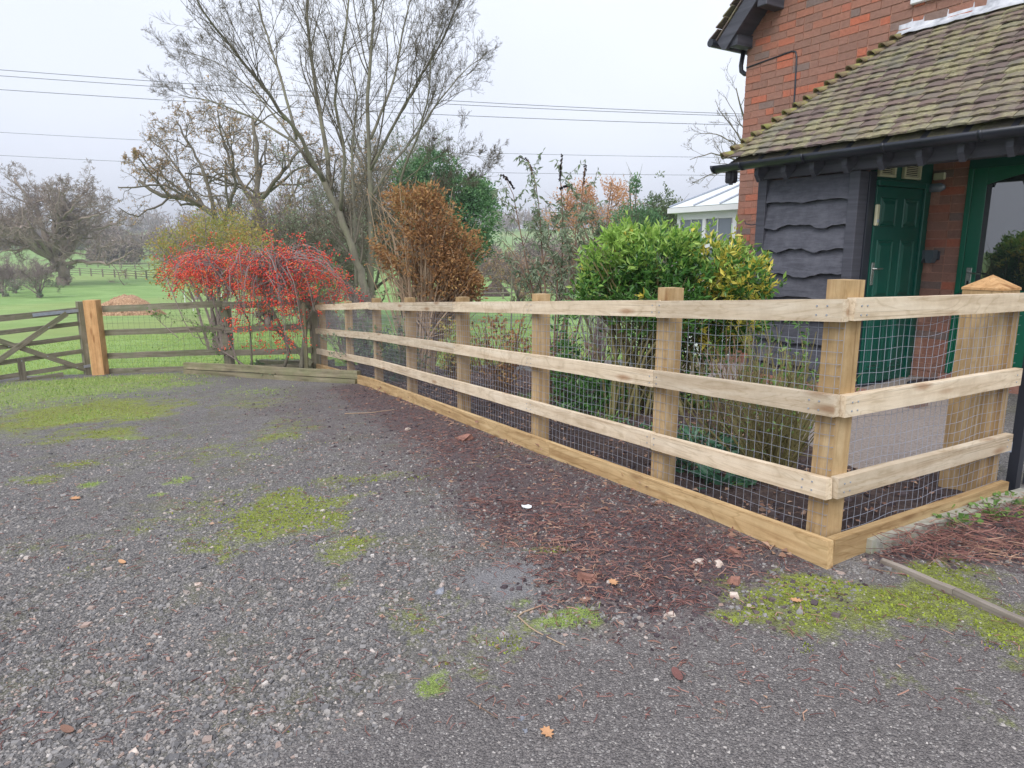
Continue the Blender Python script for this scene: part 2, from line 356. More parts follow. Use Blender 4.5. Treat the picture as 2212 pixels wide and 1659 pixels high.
M['hip_tile'] = n.done(n.ramp(f, [(.3, sr(104, 92, 74)), (.5, sr(132, 116, 92)), (.62, sr(146, 146, 84)), (.8, sr(120, 108, 92))]), .9, .2, f, .5, .01)
# glass
n = NT('door_glass'); M['glass'] = n.done((.02, .03, .03), .02, 1.0)
n.p.inputs['Coat Weight'].default_value = 1.0; n.p.inputs['Coat Roughness'].default_value = .01; n.p.inputs['Coat IOR'].default_value = 2.0
n = NT('roof_glass'); M['roof_glass'] = n.done(sr(222, 228, 230), .5, .3)
n = NT('window_glass'); M['win_glass'] = n.done(sr(110, 120, 130), .05, .9)
# foliage and bark
M['bark_grey'] = m_bark('grey_bark', [sr(88, 84, 76), sr(126, 122, 108), sr(136, 138, 112)])
M['bark_pale'] = m_bark('pale_bark', [sr(92, 88, 76), sr(140, 134, 118)])
M['bark_dark'] = m_bark('dark_bark', [sr(98, 92, 82), sr(130, 123, 110)])
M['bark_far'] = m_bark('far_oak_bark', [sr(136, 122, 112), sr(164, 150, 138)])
M['twig_brown'] = m_bark('brown_twigs', [sr(104, 84, 70), sr(140, 116, 98)])
M['twig_mauve'] = m_bark('mauve_twigs', [sr(122, 108, 106), sr(158, 144, 140)])
M['twig_green'] = m_bark('greenish_stems', [sr(74, 72, 48), sr(120, 112, 78), sr(134, 132, 84)])
M['twig_pale'] = m_bark('straw_stems', [sr(150, 128, 104), sr(186, 164, 140)])
M['leaf_laurel'] = m_leaf('glossy_green_leaf', [sr(44, 80, 38), sr(64, 108, 48), sr(88, 134, 60), sr(112, 154, 74)], .35, .2, .5)
M['leaf_lime'] = m_leaf('lime_young_leaf', [sr(122, 162, 70), sr(154, 190, 92), sr(184, 208, 116)], .4, .3, .45)
M['leaf_yellow'] = m_leaf('yellow_variegated_leaf', [sr(196, 182, 66), sr(232, 216, 104), sr(120, 150, 62)], .4, .3, .45)
M['leaf_rust'] = m_leaf('rusty_brown_leaf', [sr(122, 90, 62), sr(154, 114, 76), sr(182, 140, 92), sr(170, 156, 102)], .6, .2)
M['leaf_oak'] = m_leaf('bronze_oak_leaf', [sr(160, 130, 100), sr(186, 152, 114), sr(166, 158, 122)], .7, .25)
M['leaf_orange'] = m_leaf('orange_autumn_leaf', [sr(186, 132, 92), sr(206, 154, 110), sr(190, 148, 112)], .7, .25)
M['leaf_hedge'] = m_leaf('yellow_green_hedge_leaf', [sr(180, 132, 92), sr(188, 164, 98), sr(162, 166, 92), sr(132, 146, 84)], .6, .3)
M['leaf_ivy'] = m_leaf('dark_evergreen_leaf', [sr(66, 102, 70), sr(92, 132, 86), sr(126, 160, 106)], .5, .15, ns=.8, mixn=.5)
M['leaf_grey'] = m_leaf('grey_green_leaf', [sr(104, 122, 98), sr(132, 150, 120), sr(158, 170, 144)], .55, .25)
M['leaf_holly'] = m_leaf('holly_leaf', [sr(66, 84, 54), sr(96, 114, 76), sr(124, 138, 98)], .5, .15)
M['leaf_blue'] = m_leaf('bluish_green_leaf', [sr(52, 92, 72), sr(80, 124, 98), sr(104, 146, 116)], .45, .2)
M['leaf_small'] = m_leaf('small_green_leaf', [sr(78, 116, 58), sr(112, 148, 78), sr(150, 172, 96)], .5, .3)
M['leaf_dry'] = m_leaf('dry_fallen_leaf', [sr(112, 84, 72), sr(146, 112, 96), sr(180, 150, 128), sr(100, 78, 68)], .8, .1)
M['leaf_orange_dry'] = m_leaf('orange_fallen_leaf', [sr(196, 146, 104), sr(212, 166, 126)], .8, .1)
M['seed'] = NT('black_seed_head').done(sr(38, 32, 30), .9, .1)
n = NT('red_berry'); r = n.island(); M['berry'] = n.done(n.ramp(n.mix(.4, r, n.noise(n.pos(), 2.2, 2)), [(.2, sr(196, 50, 60)), (.5, sr(226, 72, 60)), (.8, sr(240, 122, 70))]), .35, .5)
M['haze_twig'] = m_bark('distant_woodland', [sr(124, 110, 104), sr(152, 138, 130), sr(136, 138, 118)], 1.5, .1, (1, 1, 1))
n = NT('chip_heap'); f = n.noise(n.pos(), 12, 6, .7); M['chips'] = n.done(n.ramp(f, [(.3, sr(122, 96, 78)), (.5, sr(180, 144, 116)), (.7, sr(214, 184, 156))]), .95, .1, f, 1, .06)
# grass
n = NT('meadow_grass'); f = n.noise(n.pos(), .35, 5, .6); g = n.noise(n.pos((1, 1, 1)), 9, 6, .75); h = n.noise(n.pos((1, .25, 1)), .05, 3)
c = n.ramp(n.mix(.55, g, f), [(.3, sr(96, 128, 70)), (.46, sr(124, 156, 90)), (.62, sr(148, 178, 112)), (.75, sr(162, 182, 122))])
c = n.mix(n.math('MULTIPLY', n.ramp(n.noise(n.pos(), 1.6, 7, .8), [(.5, (0, 0, 0)), (.66, (1, 1, 1))]), .45), c, sr(112, 128, 76))
c = n.mix(n.math('MULTIPLY', n.ramp(h, [(.5, (0, 0, 0)), (.68, (1, 1, 1))]), .5), c, sr(158, 164, 104))
M['grass'] = n.done(c, .9, .15, g, .6, .04)
M['blade'] = m_leaf('grass_blade', [sr(108, 136, 70), sr(138, 166, 86), sr(168, 192, 108), sr(180, 178, 116)], .6, .3)
M['moss'] = m_leaf('moss_tuft', [sr(106, 112, 50), sr(136, 148, 58), sr(168, 184, 76), sr(116, 104, 66)], .85, .2, .1, ns=6, mixn=.5)
# soil
n = NT('garden_soil'); f = n.noise(n.pos(), 22, 8, .75); g = n.noise(n.pos(), 3, 4)
M['soil'] = n.done(n.ramp(n.mix(.35, f, g), [(.3, sr(50, 43, 43)), (.5, sr(88, 76, 74)), (.66, sr(120, 104, 96)), (.75, sr(100, 104, 70))]), .95, .1, f, 1, .03)
# driveway: gravel + tarmac + soil + moss + grass by painted-in ground zones
n = NT('gravel_drive'); P = n.pos()
v1 = n.vor(P, 120, out=1); v1d = n.vor(P, 120); v2 = n.vor(P, 150, out=1); v2d = n.vor(P, 150); big = n.noise(P, 1.1, 4); fine = n.noise(P, 120, 4, .7)
sepc = n.N('SeparateColor'); n.L(v1, sepc); sep2 = n.N('SeparateColor'); n.L(v2, sep2)
grav = n.ramp(sepc.outputs[0], [(0, sr(110, 108, 107)), (.45, sr(138, 135, 133)), (.78, sr(158, 154, 150)), (.94, sr(170, 164, 160)), (1, sr(204, 196, 190))])
grav = n.mix(.8, grav, n.ramp(v1d, [(.2, (1, 1, 1)), (.75, (.5, .5, .51))]), 'MULTIPLY')
grav = n.mix(.6, grav, n.ramp(n.mix(.5, big, n.noise(P, 5, 5, .65)), [(.36, (.66, .65, .64)), (.6, (1.0, 1.0, 1.0))]), 'MULTIPLY')
grav = n.mix(n.math('MULTIPLY', n.ramp(n.noise(P, 3.1, 6, .7), [(.5, (0, 0, 0)), (.66, (1, 1, 1))]), .38), grav, sr(112, 112, 76))
tar = n.ramp(sep2.outputs[0], [(0, sr(110, 106, 105)), (.6, sr(136, 131, 129)), (.88, sr(144, 139, 136)), (.96, sr(172, 167, 162)), (1, sr(190, 186, 182))])
tar = n.mix(.6, tar, n.ramp(v2d, [(.15, (1, 1, 1)), (.7, (.55, .55, .56))]), 'MULTIPLY')
soil = n.ramp(n.noise(P, 40, 7, .8), [(.3, sr(56, 48, 52)), (.5, sr(96, 82, 84)), (.68, sr(138, 118, 112))])
mos = n.ramp(n.noise(P, 45, 5, .7), [(.3, sr(92, 94, 52)), (.5, sr(134, 144, 60)), (.66, sr(166, 178, 78))])
gra = n.ramp(n.noise(P, 30, 6, .7), [(.3, sr(110, 118, 66)), (.5, sr(142, 162, 82)), (.7, sr(172, 186, 108))])
def thr(a, w=.16, src=None):
    q = n.math('ADD', n.attr(a), n.math('MULTIPLY', n.math('SUBTRACT', src if src is not None else n.noise(P, 14, 6, .75), .5), 1.5))
    return n.ramp(q, [(.5-w, (0, 0, 0)), (.5+w, (1, 1, 1))])
c = n.mix(thr('tarmac', .3), grav, tar); c = n.mix(n.math('MULTIPLY', thr('soil', .25), .9), c, soil)
c = n.mix(n.math('MULTIPLY', thr('concrete', .15), .8), c, sr(140, 139, 141))
c = n.mix(n.math('MULTIPLY', thr('moss', .14, n.mix(.45, n.noise(P, 26, 6, .8), n.noise(P, 6, 4, .6))), .8), c, mos); c = n.mix(n.math('MULTIPLY', thr('grass', .15), .85), c, gra)
hgt = n.math('SUBTRACT', n.math('MULTIPLY', fine, .4), n.math('MULTIPLY', n.mix(n.attr('tarmac'), v1d, v2d), 1.0))
M['drive'] = n.done(c, .85, .25, hgt, .9, .012)
n = NT('gravel_stone'); r = n.island(); f = n.noise(n.pos(), 130, 3)
c = n.ramp(r, [(0, sr(92, 91, 92)), (.35, sr(122, 120, 120)), (.75, sr(148, 145, 143)), (.9, sr(164, 158, 152)), (.955, sr(168, 142, 130)), (.985, sr(206, 200, 194)), (1, sr(164, 128, 110))])
M['stone'] = n.done(n.mix(.4, c, n.ramp(f, [(.3, (.6, .6, .6)), (.6, (1, 1, 1))]), 'MULTIPLY'), .8, .3)
n = NT('tarmac_chip'); r = n.island(); M['chip'] = n.done(n.ramp(r, [(0, sr(104, 100, 100)), (.7, sr(134, 129, 127)), (.94, sr(166, 160, 155)), (1, sr(190, 184, 178))]), .8, .3)
M['debris'] = m_leaf('dead_stem', [sr(84, 60, 60), sr(122, 86, 82), sr(152, 112, 104), sr(190, 156, 132)], .85, .05, .15, ns=2, mixn=.3)
M['clod'] = m_leaf('soil_clod', [sr(56, 50, 54), sr(84, 75, 79), sr(112, 100, 100)], .95, 0, .1)
n = NT('pale_stone'); f = n.noise(n.pos(), 30, 5); M['pale_stone'] = n.done(n.ramp(f, [(.3, sr(160, 136, 124)), (.6, sr(214, 200, 188))]), .9, .2, f, .5, .01)
n = NT('grey_slate'); f = n.noise(n.pos(), 30, 5); M['slate'] = n.done(n.ramp(f, [(.3, sr(92, 96, 106)), (.6, sr(150, 154, 164))]), .8, .3, f, .5, .01)
n = NT('broken_brick'); f = n.noise(n.pos(), 30, 5); M['brickbit'] = n.done(n.ramp(f, [(.3, sr(112, 82, 74)), (.6, sr(158, 116, 102))]), .9, .2, f, .5, .01)

# ------------------------------------------------------------------ terrain sheets
def grid_mesh(name, xs, ys, zf, m, attrs=None, parent=None, **kw):
    X, Y = np.meshgrid(xs, ys); Z = zf(X, Y); nx, ny = len(xs), len(ys)
    i = (np.arange(ny-1)[:, None]*nx+np.arange(nx-1)[None, :]).ravel()
    mb = MB(); mb.add(np.stack([X, Y, Z], -1).reshape(-1, 3), None, np.stack([i, i+1, i+1+nx, i+nx], -1))
    o = mb.build(name, m, parent, True, **kw)
    if attrs:
        for k, fn in attrs.items():
            a = o.data.attributes.new(k, 'FLOAT', 'POINT'); a.data.foreach_set('value', fn(X, Y).ravel().astype(np.float32))
    return o
ax = np.unique(np.concatenate([-np.geomspace(12, 900, 30)[::-1], np.arange(-12, 12.1, .4), np.geomspace(12, 900, 30)]).round(3))
ay = np.unique(np.concatenate([[-60, -30, -15, -8], np.arange(-4, 30, .4), np.geomspace(30, 1200, 60)]).round(3))
hills = lambda X, Y: tz(X, Y) + np.where(Y > 150, (fbm(X/140, Y/140, 5)-.5)*np.clip((Y-150)/200, 0, 1)*16, 0) - np.where((Y < 12.5), .05, 0) + np.where((Y > 13) & (Y < 150), (fbm(X/6, Y/6, 3)-.5)*.12, 0)
grid_mesh('ground', ax, ay, hills, M['grass'], kind='structure')

def pip(x, y, poly):
    x = np.asarray(x); y = np.asarray(y); ins = np.zeros(np.broadcast(x, y).shape, bool); n_ = len(poly)
    for i in range(n_):
        x0, y0 = poly[i]; x1, y1 = poly[(i+1) % n_]
        cnd = ((y0 > y) != (y1 > y)) & (x < (x1-x0)*(y-y0)/(y1-y0+1e-12)+x0); ins ^= cnd
    return ins
def px(poly): return [tuple(gpn(u, v)[:2]) for u, v in poly]
def dseg(x, y, poly):
    d = np.full(np.shape(x), 1e9)
    for i in range(len(poly)):
        a = np.array(poly[i]); b_ = np.array(poly[(i+1) % len(poly)]); e = b_-a; L = e@e+1e-9
        t = np.clip(((x-a[0])*e[0]+(y-a[1])*e[1])/L, 0, 1); d = np.minimum(d, np.hypot(x-a[0]-t*e[0], y-a[1]-t*e[1]))
    return d
def soft(x, y, poly, w): d = dseg(x, y, poly); return np.clip(.5+np.where(pip(x, y, poly), d, -d)/w, 0, 1)
def blobm(x, y, bl):
    t = np.zeros(np.shape(x)); wx = (fbm(x*2.1, y*2.1, 41)-.5)*1.1+(fbm(x*8, y*8, 43)-.5)*.5; wy = (fbm(x*2.1, y*2.1, 42)-.5)*1.1+(fbm(x*8, y*8, 44)-.5)*.5
    for (u, v, ru, rv, s) in bl:
        c0 = gpn(u, v); rx = abs(gpn(u+ru, v)[0]-c0[0]); ry = abs(gpn(u, max(v-rv, 600))[1]-c0[1])
        k_ = min(1, max(rx, ry)/.45)**1.3; d = np.hypot((x+wx*k_-c0[0])/rx, (y+wy*k_-c0[1])/ry); t = np.maximum(t, s*np.clip(1.12-d*.6, 0, 1))
    return t
TAR = px([(300, 1900), (600, 1640), (760, 1560), (900, 1490), (1010, 1425), (1180, 1398), (1350, 1372), (1500, 1338), (1700, 1262), (1850, 1240), (1940, 1222), (2100, 1215), (2500, 1250), (3000, 1500), (3000, 2300), (300, 2300)])
SOI = px([(700, 842), (785, 826), (1300, 1020), (1790, 1228), (1700, 1262), (1500, 1345), (1330, 1330), (1150, 1225), (1000, 1110), (900, 1010), (780, 900)])
SOI2 = px([(1880, 1200), (2190, 1080), (2500, 1080), (2600, 1200), (2300, 1225), (2120, 1235), (1930, 1222)])
SOIW = px([(560, 835), (785, 826), (1790, 1228), (1500, 1345), (1150, 1260), (900, 1170), (640, 1010), (480, 900)])
MOSS = [(450, 980, 260, 40, .42), (300, 1150, 260, 60, .42), (820, 1330, 200, 60, .42), (1000, 1450, 160, 50, .4), (560, 870, 160, 20, .45), (640, 1125, 120, 42, .95), (740, 1190, 60, 25, .7), (540, 1180, 160, 22, .55), (170, 895, 170, 25, .95), (60, 930, 100, 30, .5), (230, 940, 170, 14, .7), (600, 945, 70, 14, .7), (640, 925, 110, 22, .5),
        (180, 1005, 60, 12, .7), (400, 1110, 260, 60, .46), (850, 1040, 160, 30, .48), (1850, 1290, 210, 60, .8), (1640, 1325, 130, 18, .7), (2080, 1300, 160, 45, .75), (2180, 1370, 120, 60, .8), (2020, 1235, 90, 16, .85),
        (2140, 1265, 110, 18, .7), (760, 1255, 60, 30, .5), (1050, 1370, 150, 50, .5), (1180, 1195, 60, 12, .7), (60, 1050, 80, 14, .6), (1900, 1420, 300, 60, .4), (2100, 1500, 160, 80, .38), (700, 1480, 300, 90, .33), (2000, 1250, 60, 16, .8), (1100,1000,200,30,.35)]
GRS = [(120, 848, 220, 28, .68), (200, 826, 200, 10, .9), (330, 832, 120, 12, .66), (200, 905, 90, 10, .6), (300, 945, 80, 8, .6), (195, 1050, 25, 7, .8), (390, 1040, 30, 8, .8), (335, 1070, 25, 6, .7), (1215, 1350, 80, 26, .9), (1130, 1310, 40, 12, .6), (930, 1495, 36, 26, .95), (20, 1045, 50, 10, .5), (520,850,120,14,.45)]
CON = [(1090, 1262, 85, 34, .95), (1830, 1215, 50, 20, .5)]
xs = np.unique(np.concatenate([np.arange(-14, -4, .12), np.arange(-4, 4.2, .045), np.arange(4.2, 10, .2)]).round(3))
ys = np.unique(np.concatenate([np.arange(-5, .6, .3), np.arange(.6, 6, .045), np.arange(6, 12.25, .09)]).round(3))
def wob_(X, Y): return X+(fbm(X*3, Y*3, 1)-.5)*.35, Y+(fbm(X*3, Y*3, 2)-.5)*.35
FA = {'tarmac': lambda X, Y: soft(*wob_(X, Y), TAR, .25), 'soil': lambda X, Y: np.maximum(np.maximum(soft(*wob_(X, Y), SOI, .7), .42*soft(*wob_(X, Y), SOIW, 1.2)), soft(*wob_(X, Y), SOI2, .3)),
      'moss': lambda X, Y: blobm(X, Y, MOSS), 'grass': lambda X, Y: blobm(X, Y, GRS), 'concrete': lambda X, Y: blobm(X, Y, CON)}
# field-fence line bounds the driveway to the north
HG = at(225, 808, 12.15); FE = at(690, 800, 11.75)
def drive_z(X, Y):
    lim = FE[1]+.05+(X-FE[0])*(HG[1]-FE[1])/(HG[0]-FE[0]); z = tz(X, Y)+.01+(fbm(X*4, Y*4, 7)-.5)*.012*(Y < 8)+.012*soft(X, Y, SOI2, .5)*2*fbm(X*9, Y*9, 3)
    return np.where(Y > lim-.0, z-.3, z)
grid_mesh('driveway', xs, ys, drive_z, M['drive'], FA, kind='structure')

# ------------------------------------------------------------------ fence line points
CO = np.array([1.335, 2.77]); BE = np.array([-1.83, 9.0]); EN = np.array([-3.35, 11.75]); RT = np.array([2.625, 3.57])
u1 = (BE-CO)/np.linalg.norm(BE-CO); n1 = np.array([-u1[1], u1[0]])   # n1 points to the drive side (left)
if n1[0] > 0: n1 = -n1
u2 = (RT-CO)/np.linalg.norm(RT-CO); n2 = np.array([u2[1], -u2[0]])    # to the camera side
u3 = (EN-BE)/np.linalg.norm(EN-BE); n3 = np.array([-u3[1], u3[0]]); n3 = n3 if n3[0] < 0 else -n3
def clip_sheet(name, poly, res, dz, m, zfn=None, **kw):
    poly = [Vector((*p_, 0)) for p_ in poly]; c0 = sum(poly, Vector())/len(poly)
    x0 = min(p_.x for p_ in poly); x1 = max(p_.x for p_ in poly); y0 = min(p_.y for p_ in poly); y1 = max(p_.y for p_ in poly)
    bm = bmesh.new(); nx = max(1, int((x1-x0)/res)); ny = max(1, int((y1-y0)/res))
    vs = [[bm.verts.new((x0+(x1-x0)*i/nx, y0+(y1-y0)*j/ny, 0)) for i in range(nx+1)] for j in range(ny+1)]
    for j in range(ny):
        for i in range(nx): bm.faces.new((vs[j][i], vs[j][i+1], vs[j+1][i+1], vs[j+1][i]))
    for i in range(len(poly)):
        a = poly[i]; e = poly[(i+1) % len(poly)]-a; no = Vector((e.y, -e.x, 0))
        if (c0-a).dot(no) > 0: no = -no
        bmesh.ops.bisect_plane(bm, geom=bm.verts[:]+bm.edges[:]+bm.faces[:], plane_co=a, plane_no=no, clear_outer=True)
    xy = np.array([v.co[:] for v in bm.verts]); z = (zfn or tz)(xy[:, 0], xy[:, 1])+dz
    for v, zz in zip(bm.verts, z): v.co.z = zz
    me = bpy.data.meshes.new(name); bm.to_mesh(me); bm.free(); me.materials.append(m)
    for p_ in me.polygons: p_.use_smooth = True
    return link(name, me, **kw)
bump = lambda X, Y: tz(X, Y)+fbm(X*7, Y*7, 9)*.045
g2 = RT+u2*.15
pa = gpn(1850, 1030)[:2]; pb = gpn(2100, 1000)[:2]
clip_sheet('flower_bed', [CO, BE, BE+np.array([1.9, .9]), (1.9, 7.2), pa], .08, .03, M['soil'], bump, kind='structure')
clip_sheet('flower_bed', [CO, pa, pb, g2], .08, .03, M['soil'], bump, kind='structure')
clip_sheet('flower_bed', [BE, EN, EN+np.array([1.2, .4]), BE+np.array([1.9, .9])], .1, .028, M['soil'], bump, kind='structure')
clip_sheet('patio', [(1.9, 7.2), pa-np.array([.0, .25]), pb-np.array([0, .25]), g2, (4.2, 2.6), (6.8, 5.0), (4.2, 8.6), (2.2, 9.4)], .2, .03, M['paving'], kind='structure')

# ------------------------------------------------------------------ new fence
fence = thing('post_and_rail_fence', (CO[0], CO[1], float(tz(*CO))), 'new pale timber post and rail fence with wire mesh along the garden bed', 'fence')
RH = [(1.12, 1.03), (.725, .635), (.375, .285)]   # rail top / bottom above base
def zl(pt): return float(tz(pt[0], pt[1]))
zc, zb, ze, zr = .19, -.285, -.535, .165
def line_z(t, za, zb_): return za+(zb_-za)*t
L1 = np.linalg.norm(BE-CO); L2 = np.linalg.norm(RT-CO); L3 = np.linalg.norm(EN-BE)
def P1(t, off=0, h=0): p_ = CO+u1*t+n1*off; return (p_[0], p_[1], zc+(zb-zc)*t/L1+h)
def P2(t, off=0, h=0): p_ = CO+u2*t+n2*off; return (p_[0], p_[1], zc+(zr-zc)*t/L2+h)
def P3(t, off=0, h=0): p_ = BE+u3*t+n3*off; return (p_[0], p_[1], zb+(ze-zb)*t/L3+h)
def t_of_u(u, Pf, Lm, off):
    b0 = None
    for i in range(400):
        t = Lm*i/399; p_ = np.array(Pf(t, off, .6)); d = p_-O; w = d[1]*math.cos(PITCH)-d[2]*math.sin(PITCH); uu = CX+F*d[0]/w
        if b0 is None or abs(uu-u) < b0[0]: b0 = (abs(uu-u), t)
    return b0[1]
def post(Pf, t, w, off, htop, upv, parent=fence, m='post_wood', name='post', **kw):
    a = Pf(t, off, -.25); b_ = Pf(t, off, htop); b_ = (a[0], a[1], b_[2])
    return plank(name, a, b_, w, w, M[m], parent, up=(upv[0], upv[1], 0), bev=.008, **kw)
# posts stand behind the rails
post(P1, .055, .1, -.065, 1.195, u1, label='thick corner post with rounded top')
ts1 = [t_of_u(u, P1, L1, -.06) for u in (1440, 1168, 1001, 888)]
for t, h in zip(ts1, (1.185, 1.17, 1.16, 1.165)): post(P1, t, .098, -.06, h, u1)
post(P1, L1-.02, .095, -.06, 1.17, u1)
for t in (L3*.42, L3*.93): post(P3, t, .09, -.06, 1.15, u3)
# rails: butt joined, two lengths
r_ = random.Random(4)
def rails(Pf, tl, m='new_wood', offs=.02, th=.038):
    for ht, hb in RH:
        for i in range(len(tl)-1):
            hh = (ht+hb)/2+r_.uniform(-.004, .004)
            plank('rail', Pf(tl[i]+.0015, offs, hh), Pf(tl[i+1]-.0015, offs, hh+r_.uniform(-.004, .004)), ht-hb, th, M[m], fence, n=4, wob=.0015)
rails(P1, [-.02, ts1[0]+.0, ts1[2], L1+.01]); rails(P3, [.012, L3-.1])
rails(P2, [.006, L2+.035], offs=.02)
for tl, Pf in (([-.072, ts1[1]-.35, ts1[3]+.2, L1+.05], P1), ([-.0, L3-.1], P3), ([-.018, L2+.01], P2)):
    for i in range(len(tl)-1):
        plank('gravel_board', Pf(tl[i]+.002, .042, .055), Pf(tl[i+1]-.002, .042, .055), .122, .038, M['board_wood'], fence, n=3, wob=.002)
# gate post with pyramid cap
gpst = thing('gate_post', (RT[0], RT[1], zr), 'thick pale square gate post with pointed pyramid cap at right end of new fence', 'post')
gpc = P2(L2-.045, -.125, 0); GW = .19
plank('post_shaft', (gpc[0], gpc[1], zr-.1), (gpc[0], gpc[1], zr+1.13), GW, GW, M['post_wood'], gpst, up=(u2[0], u2[1], 0), bev=.006)
mb = MB(); h = GW/2+.004; q = [(-h, -h, 0), (h, -h, 0), (h, h, 0), (-h, h, 0), (-h, -h, .012), (h, -h, .012), (h, h, .012), (-h, h, .012), (0, 0, .078)]
A = Matrix(((u2[0], -u2[1], 0, gpc[0]), (u2[1], u2[0], 0, gpc[1]), (0, 0, 1, zr+1.131), (0, 0, 0, 1)))
v = np.array(q)@np.array(A)[:3, :3].T+np.array(A)[:3, 3]
mb.add(v, [(4, 5, 8), (5, 6, 8), (6, 7, 8), (7, 4, 8)], [(3, 2, 1, 0), (0, 1, 5, 4), (1, 2, 6, 5), (2, 3, 7, 6), (3, 0, 4, 7)]); mb.build('post_cap', M['cap_wood'], gpst)
a = P2(L2-.01, -.035, -.05); plank('side_batten', a, (a[0], a[1], zr+1.08), .06, .06, M['post_wood'], gpst, up=(u2[0], u2[1], 0))
# nails
mb = MB()
for Pf, tl in ((P1, [.05, .1]+[t+d for t in ts1 for d in (-.03, .03)]), (P2, [.05, .09, L2-.02])):
    for t in tl:
        for ht, hb in RH:
            for k in (.025, .062): c0 = np.array(Pf(t, .0395, hb+k)); nn = n1 if Pf is P1 else n2; mb.tubes(np.array([c0, c0+np.r_[nn, 0]*.0025]), np.array([.004, .004]), 6)
mb.build('nail_heads', M['steel'], fence, kind='stuff')
# wire mesh, one sheet per bay
def wire_bay(Pf, t0, t1, off, seed, sag=.006, wr=.00115, sp=.05, m='wire', parent=fence, name='wire_mesh', h0=.1, h1=1.05, k=3):
    r = rs(seed); mb = MB(); nz = int((h1-h0)/sp); nt = int((t1-t0)/sp)+1
    def warp(t, hh):  # gentle buckling
        e = np.sin(PI*np.clip((t-t0)/(t1-t0), 0, 1)); q = sag*e
        return (q*(np.sin(t*7+hh*5+seed)+.5*np.sin(t*17+seed*2)), q*(np.sin(t*5+hh*4+seed*3)+.6*np.sin(t*13+hh*9)))
    tt = np.linspace(t0, t1, max(8, int((t1-t0)/.06)))
    A_ = []
    for i in range(nz+1):
        hh = h0+i*sp; A_.append([np.array(Pf(t, off, 0))+np.array([0, 0, hh+warp(t, hh)[1]])+np.array([0, warp(t, hh)[0], 0]) for t in tt])
    mb.tubes(np.array(A_), np.full((len(A_), len(tt)), wr), k)
    hs_ = np.linspace(h0-.02, h0+nz*sp+.01, 10); B_ = []
    for t in np.arange(t0+.02, t1, sp): B_.append([np.array(Pf(t, off+.002, 0))+np.array([0, warp(t, hh)[0], hh+warp(t, hh)[1]]) for hh in hs_])
    mb.tubes(np.array(B_), np.full((len(B_), 10), wr), k)
    return mb.build(name, M[m], parent)
bays = [.0]+ts1+[L1]
for i in range(len(bays)-1): wire_bay(P1, bays[i], bays[i+1], -.006, i+1)
wire_bay(P3, 0.0, L3-.1, -.006, 9); wire_bay(P2, .0, L2+.05, -.006, 12, sag=.012)

# ------------------------------------------------------------------ black garden gate at right edge
bg_ = thing('garden_gate', (3.0, 3.8, zr), 'black metal garden gate edge beside the capped gate post', 'gate')
for i, (du, L0, wd) in enumerate(((.0, 1.12, .06), (.105, 1.12, .06))):
    p0 = at(2186+i*38, 1058-i*14, 3.72+.1*i); plank('upright', (p0[0], p0[1], p0[2]), (p0[0], p0[1], p0[2]+1.18), wd, .05, M['black_plastic'], bg_, up=(u2[0], u2[1], 0))
    c0 = at(2176+i*24, 965-i*3, 3.66+.1*i); mb = MB(); mb.box((-.022, -.006, -.03), (.022, .006, .03), Matrix.Translation(Vector(c0))); mb.build('hinge', M['steel'], bg_)

# ------------------------------------------------------------------ old field fence, gate, posts
FW = FE[:2]-HG[:2]; LF = np.linalg.norm(FW); uf = FW/LF; nf = np.array([uf[1], -uf[0]])
def PF(t, off=0, h=0): p_ = HG[:2]+uf*t+nf*off; return (p_[0], p_[1], HG[2]+(FE[2]-HG[2])*t/LF+h)
old = thing('field_fence', tuple(HG), 'weathered grey green rail fence with thin netting in front of the meadow', 'fence')
tp = t_of_u(487, PF, LF, 0)
for t, w, hh in ((tp, .13, 1.22), (LF-.05, .17, 1.28)): a = PF(t, -.08, -.2); plank('post', a, (a[0], a[1], a[2]+hh+.2), w, w, M['old_wood'], old, up=(uf[0], uf[1], 0), bev=.012, wob=0)
for hh, w in ((1.16, .11), (.74, .1), (.33, .1)):
    for t0, t1 in ((.13, tp), (tp+.004, LF-.1)): plank('rail', PF(t0, .02, hh+.0), PF(t1, .02, hh+.03), w, .04, M['old_wood'], old, n=6, wob=.006)
for t0, t1 in ((.13, tp), (tp+.004, LF-.1)): plank('gravel_board', PF(t0, .02, .03), PF(t1, .02, .06), .14, .04, M['old_wood'], old, n=4, wob=.004)
wire_bay(PF, .14, LF-.1, -.01, 30, sag=.012, wr=.0016, sp=.1, m='old_wire', parent=old, name='netting', h0=.1, h1=1.1)
npst = thing('gate_post', tuple(HG), 'new orange timber post beside the field gate hinges', 'post')
plank('post_shaft', (HG[0]+.03, HG[1]-.14, HG[2]-.1), (HG[0]+.015, HG[1]-.14, HG[2]+1.33), .205, .2, M['orange_wood'], npst, up=(1, .1, 0), bev=.015)
G0 = at(192, 806, 12.15); G1 = at(-10, 832, 11.1); gd = norm((G1-G0)[:2]); gl = 3.2
def PG(t, off=0, h=0): p_ = G0[:2]+gd*t+np.array([gd[1], -gd[0]])*off; return (p_[0], p_[1], G0[2]+h+(-.05*t))
ngx = np.array([gd[1], -gd[0]]); sgn = 1 if ngx[1] < 0 else -1
gate = thing('field_gate', tuple(G0), 'weathered wooden field gate with crossed braces at left edge', 'gate')
plank('hanging_stile', PG(.02, 0, -.02), PG(.02, 0, 1.28), .085, .12, M['old_wood'], gate, up=(gd[0], gd[1], 0), bev=.01)
plank('rail', PG(.06, 0, 1.13), PG(gl, 0, 1.12), .1, .07, M['old_wood'], gate, n=5, wob=.004)
for hh in (.9, .66, .41, .17): plank('rail', PG(.06, 0, hh), PG(gl, 0, hh-.01), .075, .028, M['old_wood'], gate, n=5, wob=.004)
